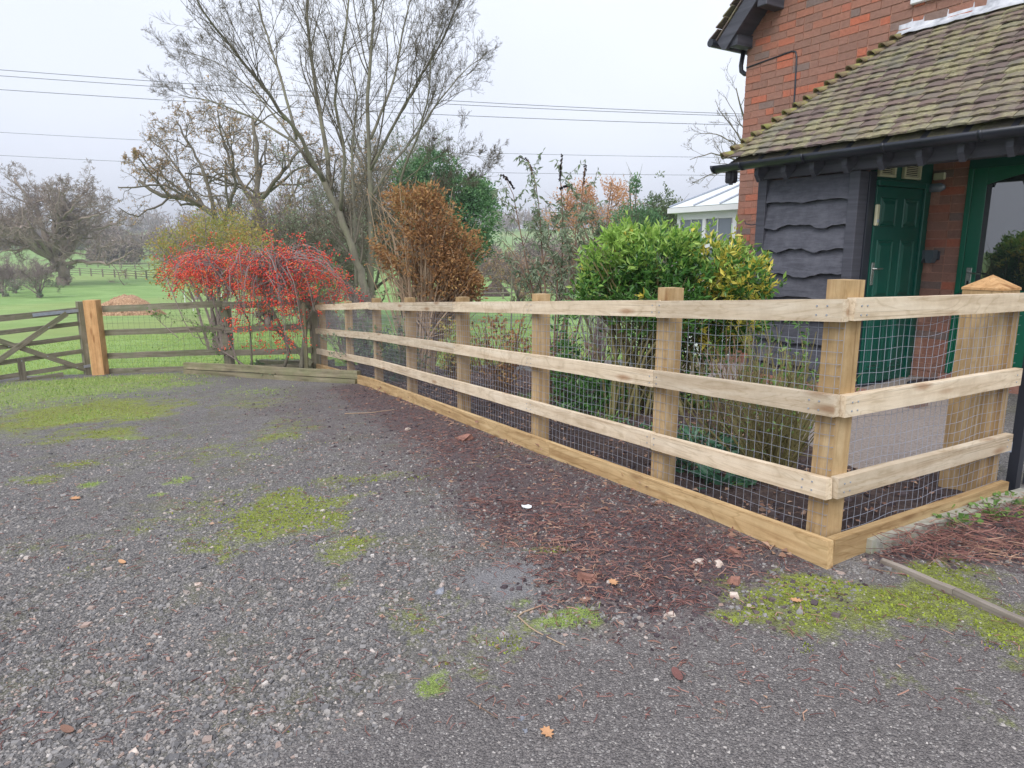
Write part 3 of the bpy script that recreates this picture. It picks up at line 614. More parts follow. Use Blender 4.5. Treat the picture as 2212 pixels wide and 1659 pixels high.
plank('bottom_board', PG(.4, 0, .03), PG(gl, 0, .03), .12, .04, M['old_wood'], gate, n=3, wob=.003)
so = sgn*.032
plank('brace', PG(.06, so, .08), PG(1.75, so, 1.06), .085, .025, M['old_wood'], gate)
plank('brace', PG(.25, so*2, 1.1), PG(1.9, so*2, .1), .085, .025, M['old_wood'], gate)
plank('middle_upright', PG(1.0, so*1.0, .0), PG(1.0, so*1.0, .44), .1, .024, M['old_wood'], gate, up=(gd[0], gd[1], 0))
plank('hinge_strap', PG(-.03, sgn*.045, 1.13), PG(.75, sgn*.045, 1.13), .055, .008, M['steel'], gate, bev=.002)
plank('lower_hinge', PG(-.02, sgn*.07, .14), PG(.09, sgn*.07, .14), .05, .008, M['steel'], gate, bev=.002)
mb = MB()
for t, hh in ((.62, .41), (1.15, .66), (.55, .9), (1.0, .4), (.2, .15), (.12, 1.13), (.6, 1.13), (.35, 1.13)):
    c0 = np.array(PG(t, sgn*.085, hh)); mb.octa([c0], [.012], rs(1))
mb.build('bolt_heads', M['steel'], gate, kind='stuff')
# sleepers on the ground, stake, leaning board
S0 = gpn(402, 808); S1 = gpn(772, 830)
slp = thing('timber_edging', tuple(S0), 'two long mossy boards stacked as edging under the berry tree', 'timber')
d3 = norm(S1-S0)
plank('lower_board', S0+[0, 0, .03], S1+[0, 0, .02], .1, .09, M['sleeper'], slp, n=5, wob=.006)
plank('upper_board', S0+d3*-.02+[0, .03, .142], S1+d3*.03+[0, .03, .132], .105, .075, M['sleeper'], slp, n=5, wob=.008)
b0 = gpn(560, 792); b1 = gpn(690, 800)
old2 = thing('rotting_log', tuple(b0), 'dark mossy half rotten timber lying behind the edging boards', 'log')
plank('log_body', b0+[0, 0, .06], b1+[.2, .1, .1], .14, .14, M['old_wood'], old2, n=8, wob=.02)
stp = gpn(663, 808); stk = thing('tree_stake', tuple(stp), 'thin upright timber stake supporting the red berry tree', 'stake')
plank('stake_post', stp-[0, 0, .1], stp+[.01, 0, 1.15], .05, .05, M['sleeper'], stk, up=(1, 0, 0))
lb0 = at(680, 790, 11.55); lb1 = at(560, 700, 11.9)
lb = thing('leaning_board', tuple(lb0), 'pale weathered board leaning diagonally behind the berry tree', 'board'); plank('board', lb0+[-.05, 0, .02], at(600, 712, 11.9), .09, .03, M['old_wood'], lb)

# ------------------------------------------------------------------ HOUSE (local frame: x = along wall toward the camera, y = into the house)
HZ = math.atan2(-.852, .524); W0 = (4.33, 7.35, 0.0)
house = thing('brick_house', W0, 'red brick cottage end wall with black eaves behind the tiled lean-to', 'house', rz=HZ)
HM = wm(house); HA = np.array(HM)
def hw(p_): return np.array(p_, float)@HA[:3, :3].T+HA[:3, 3]
def hbox(name, lo, hi, m, parent, bev=0, **kw):
    bm = bmesh.new(); bmesh.ops.create_cube(bm, size=1)
    for v in bm.verts: v.co = Vector([lo[i]+(v.co[i]+.5)*(hi[i]-lo[i]) for i in range(3)])
    if bev: bmesh.ops.bevel(bm, geom=bm.edges[:], offset=bev, segments=1, affect='EDGES')
    me = bpy.data.meshes.new(name); bm.to_mesh(me); bm.free(); me.materials.append(m)
    return link(name, me, parent, HM, **kw)
SL, SR_, ZT = -2.5, 3.4, 6.2
HP = lambda p_: link
# mortar wall with gable left top
mb = MB(); v = [(SL+.003, -.004, -.3), (SR_, -.004, -.3), (SR_, -.004, ZT), (SL+1.95, -.004, ZT), (SL+.003, -.004, 4.35), (SL, 5, -.3), (SR_, 5, -.3), (SR_, 5, ZT), (SL+1.95, 5, ZT), (SL, 5, 4.35)]
mb.add(hw(v), [(0, 1, 2), (0, 2, 3), (0, 3, 4)], [(5, 0, 4, 9), (1, 6, 7, 2), (3, 2, 7, 8), (4, 3, 8, 9)]); wall = mb.build('wall', M['mortar'], house)
# bricks
BC, BL, JT = .086, .235, .011; rb = random.Random(7); bricks = []
z = -.02; row = 0
while z < 5.3:
    x = SL-(.0 if row % 2 else .0); first = True
    x = SL
    pat = [1, 1, .5, 1, 1, 1, .5] if row % 2 else [.5, 1, 1, .5, 1, 1, 1]
    i = rb.randrange(7)
    if row % 2: x0s = .5
    else: x0s = 1
    seq = x0s
    while x < 2.4:
        L_ = BL*(seq if first else pat[i % 7]); first = False; i += 1
        xc = x+L_/2
        top = 4.35+(xc-SL)*1.0-.1
        open_door = (xc > .33 and z < 2.25)
        roof_z = 3.72 if xc > -.45 else 3.72-(-.45-xc)*1.13
        hidden = (xc > -1.05 and xc < -.02 and z < 3.0) or (xc > -1.45 and z+.1 < min(roof_z, 3.6) and z > 2.45)
        if z+BC < top and not open_door and not hidden: bricks.append((x, L_, z))
        x += L_
    z += BC; row += 1
cache = {}
def brick_mesh(L_, var):
    k = (round(L_, 3), var)
    if k not in cache:
        bm = bmesh.new(); bmesh.ops.create_cube(bm, size=1); q = random.Random(var*31+int(L_*100))
        for v in bm.verts: v.co = Vector(((v.co.x+.5)*(L_-JT)+q.uniform(-.0025, .0025), v.co.y*.03+.003+q.uniform(-.002, .002), (v.co.z+.5)*(BC-JT)+q.uniform(-.0025, .0025)))
        me = bpy.data.meshes.new('brick'); bm.to_mesh(me); bm.free(); me.materials.append(M['brick']); cache[k] = me
    return cache[k]
bricks.sort(key=lambda b_: np.linalg.norm(hw((b_[0], 0, b_[2]))-O)+(6 if (b_[2] < 2.5 and b_[0] > .3) or b_[2] > 4.6 else 0)+(3 if b_[2] < .9 else 0))
rest = MB()
for i, (x, L_, z) in enumerate(bricks):
    dy = rb.uniform(-.003, .003)
    if i < 300: link('brick', brick_mesh(L_, rb.randrange(5)), wall, HM @ Matrix.Translation((x+JT/2, dy, z+JT/2)))
    else:
        lo = (x+JT/2, -.012+dy, z+JT/2); hi = (x+L_-JT/2, .018, z+BC-JT/2); rest.box(lo, hi, HM)
rest.build('bricks', M['brick'], wall, kind='stuff')
# window sill + frame above, conduit, iron ties, holes
sill = thing('window', tuple(hw((.2, 0, 3.96))), 'white window sill and frame cut off at the top of the brick wall', 'window', rz=HZ)
hbox('sill', (-.4, -.06, 3.965), (.9, .0, 4.02), M['white'], sill, .006); hbox('frame', (-.33, -.02, 4.022), (.85, .03, 4.1), M['white'], sill, .004)
hbox('pane', (-.28, .0, 4.101), (.8, .02, 5.2), M['win_glass'], sill)
con = MB(); pts = [(-2.49, -.012, 3.80), (-2.2, -.014, 3.82), (-1.82, -.014, 3.845), (-1.765, -.014, 3.83), (-1.745, -.014, 3.77), (-1.735, -.014, 3.4), (-1.73, -.014, 3.0), (-1.725, -.014, 2.7)]
con.tubes(hw(pts), np.full(len(pts), .011), 6); tag(con.build('cable_conduit', M['black_plastic'], None, True), 'thin black cable pipe turning down the brick wall above the lean-to roof', 'cable')
dp = MB(); pts = [(-2.62, .1, 4.0), (-2.62, .1, 3.83), (-2.6, .1, 3.77), (-2.5, .15, 3.72), (-2.46, .2, 3.6)]
dp.tubes(hw([(-2.6, .05, 4.1), (-2.62, .03, 3.86), (-2.61, .03, 3.79), (-2.56, .04, 3.745), (-2.47, .05, 3.735)]), np.full(5, .03), 8); dp.build('downpipe', M['black_plastic'], house, True)
# eaves of main roof, upper left
def hprism(name, poly, y0, y1, m, parent, **kw):
    k = len(poly); v = [(x, y0, z) for x, z in poly]+[(x, y1, z) for x, z in poly]; mb = MB()
    f4 = [(i, (i+1) % k, k+(i+1) % k, k+i) for i in range(k)]; f3 = [(0, i+1, i) for i in range(1, k-1)]+[(k, k+i, k+i+1) for i in range(1, k-1)]
    mb.add(hw(v), f3, f4); return mb.build(name, m, parent, **kw)
TX, TZ = -2.62, 4.02
hprism('barge_board', [(TX, TZ-.02), (TX+.06, TZ-.03), (TX+.12, TZ+.04), (TX+1.7, TZ+1.62), (TX+1.52, TZ+1.66), (TX-.09, TZ+.09)], -.34, -.3, M['black_paint'], house)
hprism('soffit', [(TX+.09, TZ+.07), (TX+1.6, TZ+1.58), (TX+1.58, TZ+1.6), (TX+.07, TZ+.09)], -.3, .05, M['black_paint'], house)
hbox('purlin', (-2.12, -.33, 4.36), (-1.98, .0, 4.5), M['black_paint'], house, .01)
hbox('purlin', (-2.42, -.3, 4.02), (-2.54, .3, 4.16), M['black_paint'], house, .01)
for i in range(3): hprism('rafter', [(TX+.0, TZ-.0), (TX+.05, TZ-.02), (TX+.2, TZ+.12), (TX+.12, TZ+.14), (TX-.05, TZ+.06)], -.2+i*.25, -.14+i*.25, M['black_paint'], house)
gt = MB(); gt.tubes(hw([(TX-.13, -.42, TZ+.08), (TX-.13, 3, TZ+.08)]), np.array([.05, .05]), 10); gt.build('gutter', M['black_plastic'], house)
for i in range(14):  # verge tiles
    x = TX-.12+i*.105; z0 = TZ+.1+i*.105
    a = rb.uniform(-.01, .01)
    for jrow in range(2):
        Mx = HM @ Matrix.Translation((x-.05, -.4+jrow*.17, z0+a+.03)) @ Matrix.Rotation(-rad(34), 4, 'Y')
        t_ = MB().box((0, 0, 0), (.17, .163, .014)); me = t_.mesh('tile'); me.materials.append(M['tile']); link('tile', me, house, Mx)
hprism('roof_slope', [(TX-.1, TZ+.09), (TX+1.7, TZ+1.88), (TX+1.7, TZ+1.9), (TX-.1, TZ+.11)], -.36, 5, M['tile'], house)

# ------------------------------------------------------------------ lean-to with shed, porch, tiled roof
lean = thing('tiled_lean_to', tuple(hw((-.5, -.6, .1))), 'black timber lean-to porch with mossy tiled roof against the brick cottage', 'porch', rz=HZ)
FO = 1.2   # front plane distance
EZ, EO, RZ = 2.47, 1.44, 3.70   # eaves height / overhang, top at the wall
SLn = math.hypot(EO, RZ-EZ); ang = math.atan2(RZ-EZ, EO)
HX0, HX1 = -1.5, -.46
# roof deck
mb = MB(); mb.add(hw([(HX0+.03, -EO+.03, EZ-.05), (2.6, -EO+.03, EZ-.05), (2.6, -.0, RZ-.05), (HX1+.02, -.0, RZ-.05), (HX0+.03, -.0, EZ-.05)]), [(0, 3, 4)], [(0, 1, 2, 3)])
deck = mb.build('roof', M['tile'], lean)
TG, TWd = .098, .16; tiles = []
nr = int(SLn/TG)+1; rt = random.Random(11)
for j in range(nr):
    s0 = j*TG; fr = s0/SLn; hip = HX0+(HX1-HX0)*fr
    x = hip-.02+(TWd/2 if j % 2 else 0)-.05
    while x < 2.4:
        xl = max(x, hip+.0)
        if x+TWd-xl > .04: tiles.append((xl, x+TWd-.004, s0))
        x += TWd
tcache = {}
def tile_mesh(w, var):
    k = (round(w, 2), var)
    if k not in tcache:
        q = random.Random(var*17+int(w*100)); bm = bmesh.new(); bmesh.ops.create_cube(bm, size=1)
        bmesh.ops.subdivide_edges(bm, edges=[e for e in bm.edges if abs(e.verts[0].co.x-e.verts[1].co.x) > .5], cuts=2)
        for v in bm.verts:
            xx = v.co.x+.5; yy = v.co.y+.5; zz = v.co.z+.5
            v.co = Vector((xx*w+q.uniform(-.003, .003), yy*.17+(q.uniform(-.009, .004) if yy < .5 else 0), zz*.016+.014*(1-yy)+.005*math.sin(xx*PI)+q.uniform(-.002, .002)))
        me = bpy.data.meshes.new('tile'); bm.to_mesh(me); bm.free(); me.materials.append(M['tile']); tcache[k] = me
    return tcache[k]
tiles.sort(key=lambda t_: np.linalg.norm(hw((t_[0], -EO+t_[2]*math.cos(ang), EZ+t_[2]*math.sin(ang)))-O)+(8 if t_[0] > 1.35 else 0))
rest = MB(); rtm = []
for i, (xa, xb, s0) in enumerate(tiles):
    Mx = HM @ Matrix.Translation((xa, -EO+(s0-.01)*math.cos(ang), EZ+(s0-.01)*math.sin(ang)+rt.uniform(-.002, .004))) @ Matrix.Rotation(ang-rad(6), 4, 'X') @ Matrix.Rotation(rt.uniform(-.02, .02), 4, 'Z') @ Matrix.Rotation(rt.uniform(-.02, .02), 4, 'Y')
    if i < 300: link('tile', tile_mesh(xb-xa, rt.randrange(6)), deck, Mx)
    else: rest.box((0, 0, 0), (xb-xa, .17, .018), Mx)
if rest.n: rest.build('tiles', M['tile'], deck, kind='stuff')
# bonnet tiles up the hip
hp0 = np.array((HX0-.01, -EO+.0, EZ+.02)); hp1 = np.array((HX1, 0, RZ+.02)); hl = np.linalg.norm(hp1-hp0); hd = (hp1-hp0)/hl; nb = 17
side = norm(np.cross(hd, (0, 0, 1.))); upn = np.cross(side, hd)
for i in range(nb):
    c0 = hp0+hd*(i+.02)*hl/nb; c1 = c0+hd*.15; q = []
    for (cc, rr_, lift) in ((c0, .085, .022), (c1, .05, -.015), (c0+hd*.004, .073, .012), (c1, .038, -.02)):
        for k in range(7):
            t = PI*(.02+.96*k/6); q.append(cc+side*math.cos(t)*rr_+upn*(math.sin(t)*rr_*.85-.03+lift))
    mb = MB(); f = []
    for k in range(6): f += [(k, k+1, 8+k, 7+k), (14+k+1, 14+k, 21+k, 21+k+1), (k+1, k, 14+k, 14+k+1)]
    f += [(0, 7, 21, 14), (6, 20, 27, 13)]
    mb.add(hw(q), None, f); mb.build('hip_tile', M['hip_tile'], deck, True)
# lead flashing
nx_ = 40; mb = MB(); fv = []
for i in range(nx_+1):
    x = HX1-.06+i*(3.0)/nx_; w = rt.uniform(-.004, .004)
    fv += [(x, -.004, RZ+.135+w), (x, -.012, RZ+.05+w), (x, -.085, RZ-.01+w*2)]
f4 = []
for i in range(nx_):
    for k in range(2): a = i*3+k; f4.append((a, a+3, a+4, a+1))
mb.add(hw(fv), None, f4); o = mb.build('lead_flashing', M['lead'], lean, True)
md = o.modifiers.new('solid', 'SOLIDIFY'); md.thickness = .003
# gutter half round + collars + end stop
GO, GZ, GR = EO+.055, EZ-.085, .072
def halfround(x0, x1, R, t=.004):
    q = []; k = 9
    for x in (x0, x1):
        for rr_ in (R, R-t):
            for i in range(k): a = PI+PI*i/(k-1); q.append((x, -GO+math.cos(a)*rr_, GZ+R*.25+math.sin(a)*rr_))
    f = []
    for i in range(k-1): f += [(i, i+1, 2*k+i+1, 2*k+i), (k+i+1, k+i, 3*k+i, 3*k+i+1), (i+1, i, k+i, k+i+1), (2*k+i, 2*k+i+1, 3*k+i+1, 3*k+i)]
    f += [(0, 2*k, 3*k, k), (k-1, 2*k-1, 4*k-1, 3*k-1)]
    return MB().add(hw(q), None, f)
gut = halfround(-1.56, 2.6, GR).build('gutter', M['black_plastic'], lean, True)
for x in (-1.57, -1.2, -.45, .35, 1.12, 1.9): halfround(x, x+.028, GR+.007, .008).build('gutter_bracket', M['black_plastic'], gut, True)
k = 9; q = [(-1.555, -GO+math.cos(PI+PI*i/(k-1))*GR, GZ+GR*.25+math.sin(PI+PI*i/(k-1))*GR) for i in range(k)]; MB().add(hw(q), [(0, i, i+1) for i in range(1, k-1)]).build('end_stop', M['black_plastic'], gut)
# wall plate, rafters, posts
hbox('wall_plate', (-1.16, -FO-.07, 2.235), (2.6, -FO+.06, 2.385), M['black_paint'], lean, .005)
for x in (-1.42, -1.05, -.72, -.4, -.06, .28, .62, .95, 1.3, 1.65, 2.0):
    y0, y1 = -EO-.0, (-.05 if x > HX1 else -EO+max(.06, (x-HX0)/(HX1-HX0)*EO-.14)); s_ = math.tan(ang); zt = lambda y: EZ-.07+(y+EO)*s_
    v = [(y0, zt(y0)-.13), (y0+.05, zt(y0)-.2), (y1, zt(y1)-.1), (y1, zt(y1)), (y0, zt(y0))]
    vv = [(x-.025, y, z) for y, z in v]+[(x+.025, y, z) for y, z in v]; kk = 5
    MB().add(hw(vv), [(0, 2, 1), (0, 3, 2), (0, 4, 3), (5, 6, 7), (5, 7, 8), (5, 8, 9)], [(i, (i+1) % kk, kk+(i+1) % kk, kk+i) for i in range(kk)]).build('rafter', M['black_paint'], lean)
hbox('hip_rafter_end', (-1.5, -EO+.02, 2.22), (-1.38, -EO+.12, 2.36), M['black_paint'], lean, .02)
hbox('corner_post', (-1.16, -FO-.066, .03), (-1.05, -FO+.08, 2.232), M['black_paint'], lean, .005)
hbox('door_post', (-.105, -FO-.066, .03), (-.0, -FO+.08, 2.232), M['black_paint'], lean, .005)
hbox('inner_door_post', (-.035, -FO+.083, .03), (.012, -FO+.19, 2.232), M['black_plastic'], lean, .003)
hbox('shed_lining', (-1.04, -FO+.05, .03), (-.11, -FO+.07, 2.22), M['dark'], lean)
# waney edged boards
zs = [2.225, 1.985, 1.74, 1.5, 1.255, 1.02, .79, .55, .3, .08]
for i in range(9):
    zt, zb_ = zs[i]+.02, zs[i+1]; q = []; nX = 26; ph = rb.uniform(0, 9); amp = rb.uniform(.004, .026); fr_ = rb.uniform(.22, .5)
    for k in range(nX+1):
        x = -1.05+k*(.945)/nX; wv = amp*(math.sin(k*fr_+ph)+.45*math.sin(k*fr_*2.3+ph*2)+.2*math.sin(k*1.9+ph)); wv = min(wv, .02); xx = x
        if i == 0: zt = 2.228
        q += [(xx, -FO-.058, zb_+wv), (xx, -FO-.004, zt), (xx, -FO-.036, zb_+wv), (xx, -FO+.018, zt)]
    f = []
    for k in range(nX): a = k*4; b_ = a+4; f += [(a, b_, b_+1, a+1), (a+2, a+3, b_+3, b_+2), (a+2, b_+2, b_, a), (a+1, b_+1, b_+3, a+3)]
    f += [(0, 1, 3, 2), (nX*4, nX*4+2, nX*4+3, nX*4+1)]
    MB().add(hw(q), None, f).build('board', M['board'], lean)
# split cracks, iron hook
mb = MB(); mb.tubes(hw([(-1.02, -FO-.03, 2.0), (-1.1, -FO-.05, 1.9), (-1.12, -FO-.055, 1.78), (-1.22, -FO-.06, 1.77), (-1.3, -FO-.06, 1.785), (-1.31, -FO-.06, 1.81)]), np.full(6, .006), 6)
mb.tubes(hw([(-1.105, -FO-.03, 1.96), (-1.105, -FO-.03, 1.84)]), np.array([.012, .012]), 6); tag(mb.build('iron_hook', M['black_plastic'], None), 'small black iron hook on the left corner of the black boarded shed', 'hook')
# green side wall + door 1 (plane x = 0)
hbox('side_wall', (-.06, -FO+.19, .03), (-.005, -.0, 2.6), M['green'], lean)
d1 = thing('panelled_door', tuple(hw((0, -.6, .15))), 'dark green panelled door in the porch side wall beside the black boards', 'door', rz=HZ)
hbox('door_leaf', (-.004, -1.0, .17), (.02, -.2, 2.1), M['green'], d1, .004)
hbox('frame', (-.004, -.195, .1), (.045, -.135, 2.16), M['green'], d1, .006); hbox('frame', (-.004, -1.01, 2.105), (.045, -.196, 2.16), M['green'], d1, .006)
for (y0, y1) in ((-.93, -.65), (-.53, -.27)):
    for (z0, z1) in ((1.72, 2.0), (1.02, 1.6), (.3, .9)):
        MBx = MB(); o_ = .03
        v = [(.021, y0, z0), (.021, y1, z0), (.021, y1, z1), (.021, y0, z1), (.03, y0+.012, z0+.012), (.03, y1-.012, z0+.012), (.03, y1-.012, z1-.012), (.03, y0+.012, z1-.012),
             (.022, y0+o_, z0+o_), (.022, y1-o_, z0+o_), (.022, y1-o_, z1-o_), (.022, y0+o_, z1-o_), (.034, y0+o_*2, z0+o_*2), (.034, y1-o_*2, z0+o_*2), (.034, y1-o_*2, z1-o_*2), (.034, y0+o_*2, z1-o_*2)]
        f = [(a*4+i, a*4+(i+1) % 4, a*4+4+(i+1) % 4, a*4+4+i) for a in range(3) for i in range(4)]+[(12, 13, 14, 15)]
        MBx.add(hw(v), None, f).build('panel', M['green'], d1)
hd1 = hbox('handle_plate', (.021, -.98, 1.16), (.028, -.935, 1.38), M['chrome'], d1, .002)
MB().tubes(hw([(.03, -.955, 1.32), (.06, -.95, 1.32), (.065, -.86, 1.32)]), np.full(3, .008), 6).build('lever', M['chrome'], hd1)
hbox('draught_strip', (.0, -1.0, .13), (.06, -.2, .165), M['black_plastic'], d1, .005)
ks = thing('key_safe', tuple(hw((0, -.97, 1.8))), 'small pale wall handle box at the left edge of the dark green door', 'key safe', rz=HZ)
hbox('case', (.021, -1.02, 1.73), (.05, -.97, 1.93), M['cream'], ks, .008); hbox('dial', (.051, -1.01, 1.76), (.056, -.98, 1.79), M['steel'], ks, .002)
for i, (y0, y1) in enumerate(((-.99, -.72), (-.58, -.28))):
    vn = thing('vent_grille', tuple(hw((0, y0, 2.2))), ('left' if i == 0 else 'right')+' cream louvred vent above the dark green door', 'vent', 'vents above the green door', rz=HZ)
    z0, z1 = 2.19, 2.365
    for (a, b_, c_, d_) in ((y0, y1, z0, z0+.025), (y0, y1, z1-.025, z1), (y0, y0+.03, z0+.026, z1-.026), (y1-.03, y1, z0+.026, z1-.026)): hbox('frame', (-.004, a, c_), (.03, b_, d_), M['cream'], vn, .003)
    hbox('backing', (-.0035, y0+.03, z0+.026), (.002, y1-.03, z1-.026), M['dark'], vn)
    for k in range(7): zz = z0+.03+k*.0175; hbox('slat', (.004, y0+.031, zz), (.02, y1-.031, zz+.007), M['cream'], vn)
# porch wall lamp twin, pier lamp
lp = thing('wall_light', tuple(hw((.05, -.05, 1.42))), 'grey twin wedge shaped wall light on the brick pier between the doors', 'lamp', rz=HZ)
for x in (-.03, .06):
    hprism('shade', [(x, 1.5), (x+.085, 1.5), (x+.085, 1.42), (x+.065, 1.37), (x+.02, 1.37), (x, 1.42)], -.12, -.03, M['grey_plastic'], lp)
hbox('back_plate', (.02, -.03, 1.4), (.16, .0, 1.49), M['black_plastic'], lp, .005)
bl = thing('bulkhead_light', tuple(hw((.05, -.05, 2.1))), 'clear domed security lamp high on the brick pier', 'lamp', rz=HZ)
hbox('base', (.02, -.05, 2.2), (.13, -.012, 2.27), M['cream'], bl, .008)
mb = MB(); mb.tubes(hw([(-.02, -.09, 2.12), (.02, -.09, 2.12), (.13, -.09, 2.12), (.17, -.09, 2.12)]), np.array([.02, .045, .045, .02]), 10); mb.build('lens', M['win_glass'], bl, True)
# door 2 set in green arch frame
d2 = thing('glazed_door', tuple(hw((.8, 0, .27))), 'green half glazed door with large arched pane at the right of the porch', 'door', rz=HZ)
DX0, DX1 = .345, 1.75
hbox('surround', (DX0-.003, -.02, 2.28), (2.4, .02, 2.75), M['green'], d2)
hbox('frame', (DX0, -.03, .25), (DX0+.05, .03, 2.28), M['green2'], d2, .004); hbox('frame', (DX1, -.03, .25), (DX1+.06, .03, 2.28), M['green2'], d2, .004)
hbox('stile', (DX0+.053, -.022, .27), (DX0+.175, .022, 2.28), M['green2'], d2, .003); hbox('stile', (DX1-.13, -.022, .27), (DX1-.002, .022, 2.28), M['green2'], d2, .003)
hbox('bottom_rail', (DX0+.177, -.022, .27), (DX1-.132, .022, 1.12), M['green2'], d2, .003)
hbox('kick_panel', (DX0+.25, -.03, .4), (DX1-.2, -.0225, .95), M['green2'], d2, .006)
arc = [(DX0+.177+(DX1-.132-DX0-.177)*i/10, 2.12+.1*math.sin(PI*i/10)) for i in range(11)]
hprism('arch_head', [(DX0+.177, 2.278)]+arc[:6]+[(arc[5][0], 2.278)], -.022, .022, M['green2'], d2); hprism('arch_head', [(arc[5][0]+.002, 2.278)]+[(a+.002, b_) for a, b_ in arc[5:]]+[(arc[-1][0], 2.278)], -.022, .022, M['green2'], d2)
hbox('pane', (DX0+.17, -.013, 1.115), (DX1-.125, -.007, 2.25), M['glass'], d2)
hp = hbox('handle_plate', (DX0+.09, -.03, 1.13), (DX0+.14, -.0225, 1.33), M['chrome'], d2, .002)
MB().tubes(hw([(DX0+.115, -.03, 1.28), (DX0+.115, -.065, 1.28), (DX0+.24, -.07, 1.27)]), np.full(3, .009), 6).build('lever', M['chrome'], hp)
hbox('keyhole', (DX0+.107, -.032, 1.16), (DX0+.123, -.0305, 1.2), M['dark'], hp)
MB().tubes(hw([(DX0+.03, -.035, 1.05), (DX0+.08, -.04, 1.06), (DX0+.15, -.04, 1.05)]), np.array([.018, .022, .018]), 8).build('latch', M['black_plastic'], d2, True)
hbox('threshold', (DX0-.02, -.12, .1), (DX1+.1, .03, .245), M['brick'], d2, .004)
# step bricks at pier, edging bricks on the path
bed = thing('brick_edging', tuple(hw((.3, -.9, .15))), 'row of red paving bricks set in the path by the porch', 'edging', rz=HZ)
for i in range(9):
    x = -.15+i*.115; lo, hi = (x, -FO-.35, .15), (x+.107, -FO-.13, .208); hbox('brick', lo, hi, M['brick'], bed, .004)
for i in range(5): hbox('brick', (-1.1+i*.225, -FO-.2, .1), (-1.1+i*.225+.215, -FO-.1, .17), M['brick'], bed, .004)
mt = thing('rubber_mat', tuple(hw((.5, -.5, .2))), 'dark lumpy rubber scraper mat lying on the path outside the doors', 'mat', rz=HZ)
hbox('mat_base', (.35, -.75, .19), (.8, -.35, .24), M['black_plastic'], mt, .02)

# ------------------------------------------------------------------ conservatory
KX = at(1462, 455, 13.0); cons = thing('conservatory', (KX[0], KX[1], -.2), 'white framed conservatory with glass roof behind the brick cottage', 'conservatory', rz=HZ)
def cw(p_): A_ = np.array(wm(cons)); return np.array(p_, float)@A_[:3, :3].T+A_[:3, 3]
def cbox(name, lo, hi, m, parent=cons, **kw): return MB().box(lo, hi, wm(cons)).build(name, m, parent, **kw)
ez = KX[2]+.2-.05
cbox('gutter', (-.12, -.12, ez), (4, 0.0, ez+.09), M['white']); cbox('gutter', (-.12, .003, ez), (-.0, 3, ez+.09), M['white'])
cbox('head_rail', (.0, .02, ez-.12), (4, .09, ez-.002), M['white']); cbox('sill_rail', (0, .02, ez-.62), (4, .09, ez-.52), M['white']); cbox('base_wall', (0, .02, -.3), (4, .09, ez-1.3), M['white'])
for x in (0, .62, 1.3, 2.0, 2.7, 3.4):
    cbox('mullion', (x, .018, ez-1.3), (x+.075, .095, ez-.121), M['white'])
    cbox('pane', (x+.077, .045, ez-1.29), (x+.618, .055, ez-.125), M['win_glass'])
    cbox('glazing_bar', (x+.33, .03, ez-.519), (x+.345, .07, ez-.123), M['white'])
mb = MB(); mb.add(cw([(-.1, -.1, ez+.1), (4, -.1, ez+.1), (4, 1.5, ez+.95), (1.5, 1.5, ez+.95), (-.1, 3.1, ez+.1)]), [(0, 3, 4)], [(0, 1, 2, 3)]); mb.build('roof_glazing', M['roof_glass'], cons)
for xa, xb in ((-.1, 1.5), (.5, 1.6), (1.1, 1.9), (1.7, 2.2), (2.3, 2.6), (2.9, 3.0)):
    mb = MB(); mb.tubes(cw([(xa, -.1, ez+.115), (xb, 1.5, ez+.965)]), np.array([.018, .018]), 4); mb.build('roof_bar', M['steel'], cons)

# ================================================================== VEGETATION
def grow(st, dr, ln, r0, nseg, wig, trop, rng, taper=.35):
    m = len(st); P = np.zeros((m, nseg+1, 3)); P[:, 0] = st; d = norm(dr.copy()); T = np.asarray(trop, float)
    for i in range(nseg):
        d = norm(d+rng.normal(0, wig, (m, 3))+T/nseg); P[:, i+1] = P[:, i]+d*(ln/nseg)[:, None]
    R = r0[:, None]*np.linspace(1, taper, nseg+1)[None]
    return P, R
def sprout(P, R, k, rng, t0=.25, t1=1.0, ang=(30, 60), lr=.5, rr=.5, jit=.35, lmin=.05):
    m, n_, _ = P.shape; t = rng.uniform(t0, t1, (m, k)); x = t*(n_-1); i = np.minimum(x.astype(int), n_-2); f = (x-i)[..., None]
    ii = np.arange(m)[:, None]; st = P[ii, i]*(1-f)+P[ii, i+1]*f; tan = norm(P[ii, i+1]-P[ii, i])
    rd = (R[ii, i]*(1-f[..., 0])+R[ii, i+1]*f[..., 0])*rr
    L = np.linalg.norm(P[:, 1:]-P[:, :-1], axis=-1).sum(1)[:, None]
    ln = L*lr*(1.15-.6*t)*rng.uniform(1-jit, 1+jit, (m, k))
    q = rng.normal(size=(m, k, 3)); q = norm(q-(q*tan).sum(-1, keepdims=True)*tan); a = np.radians(rng.uniform(ang[0], ang[1], (m, k)))[..., None]
    dr = tan*np.cos(a)+q*np.sin(a)
    return st.reshape(-1, 3), dr.reshape(-1, 3), np.maximum(ln.reshape(-1), lmin), rd.reshape(-1)
def resample(pts, n_):
    pts = np.asarray(pts, float); d = np.r_[0, np.cumsum(np.linalg.norm(np.diff(pts, axis=0), axis=1))]; t = np.linspace(0, d[-1], n_)
    return np.stack([np.interp(t, d, pts[:, i]) for i in range(3)], -1)

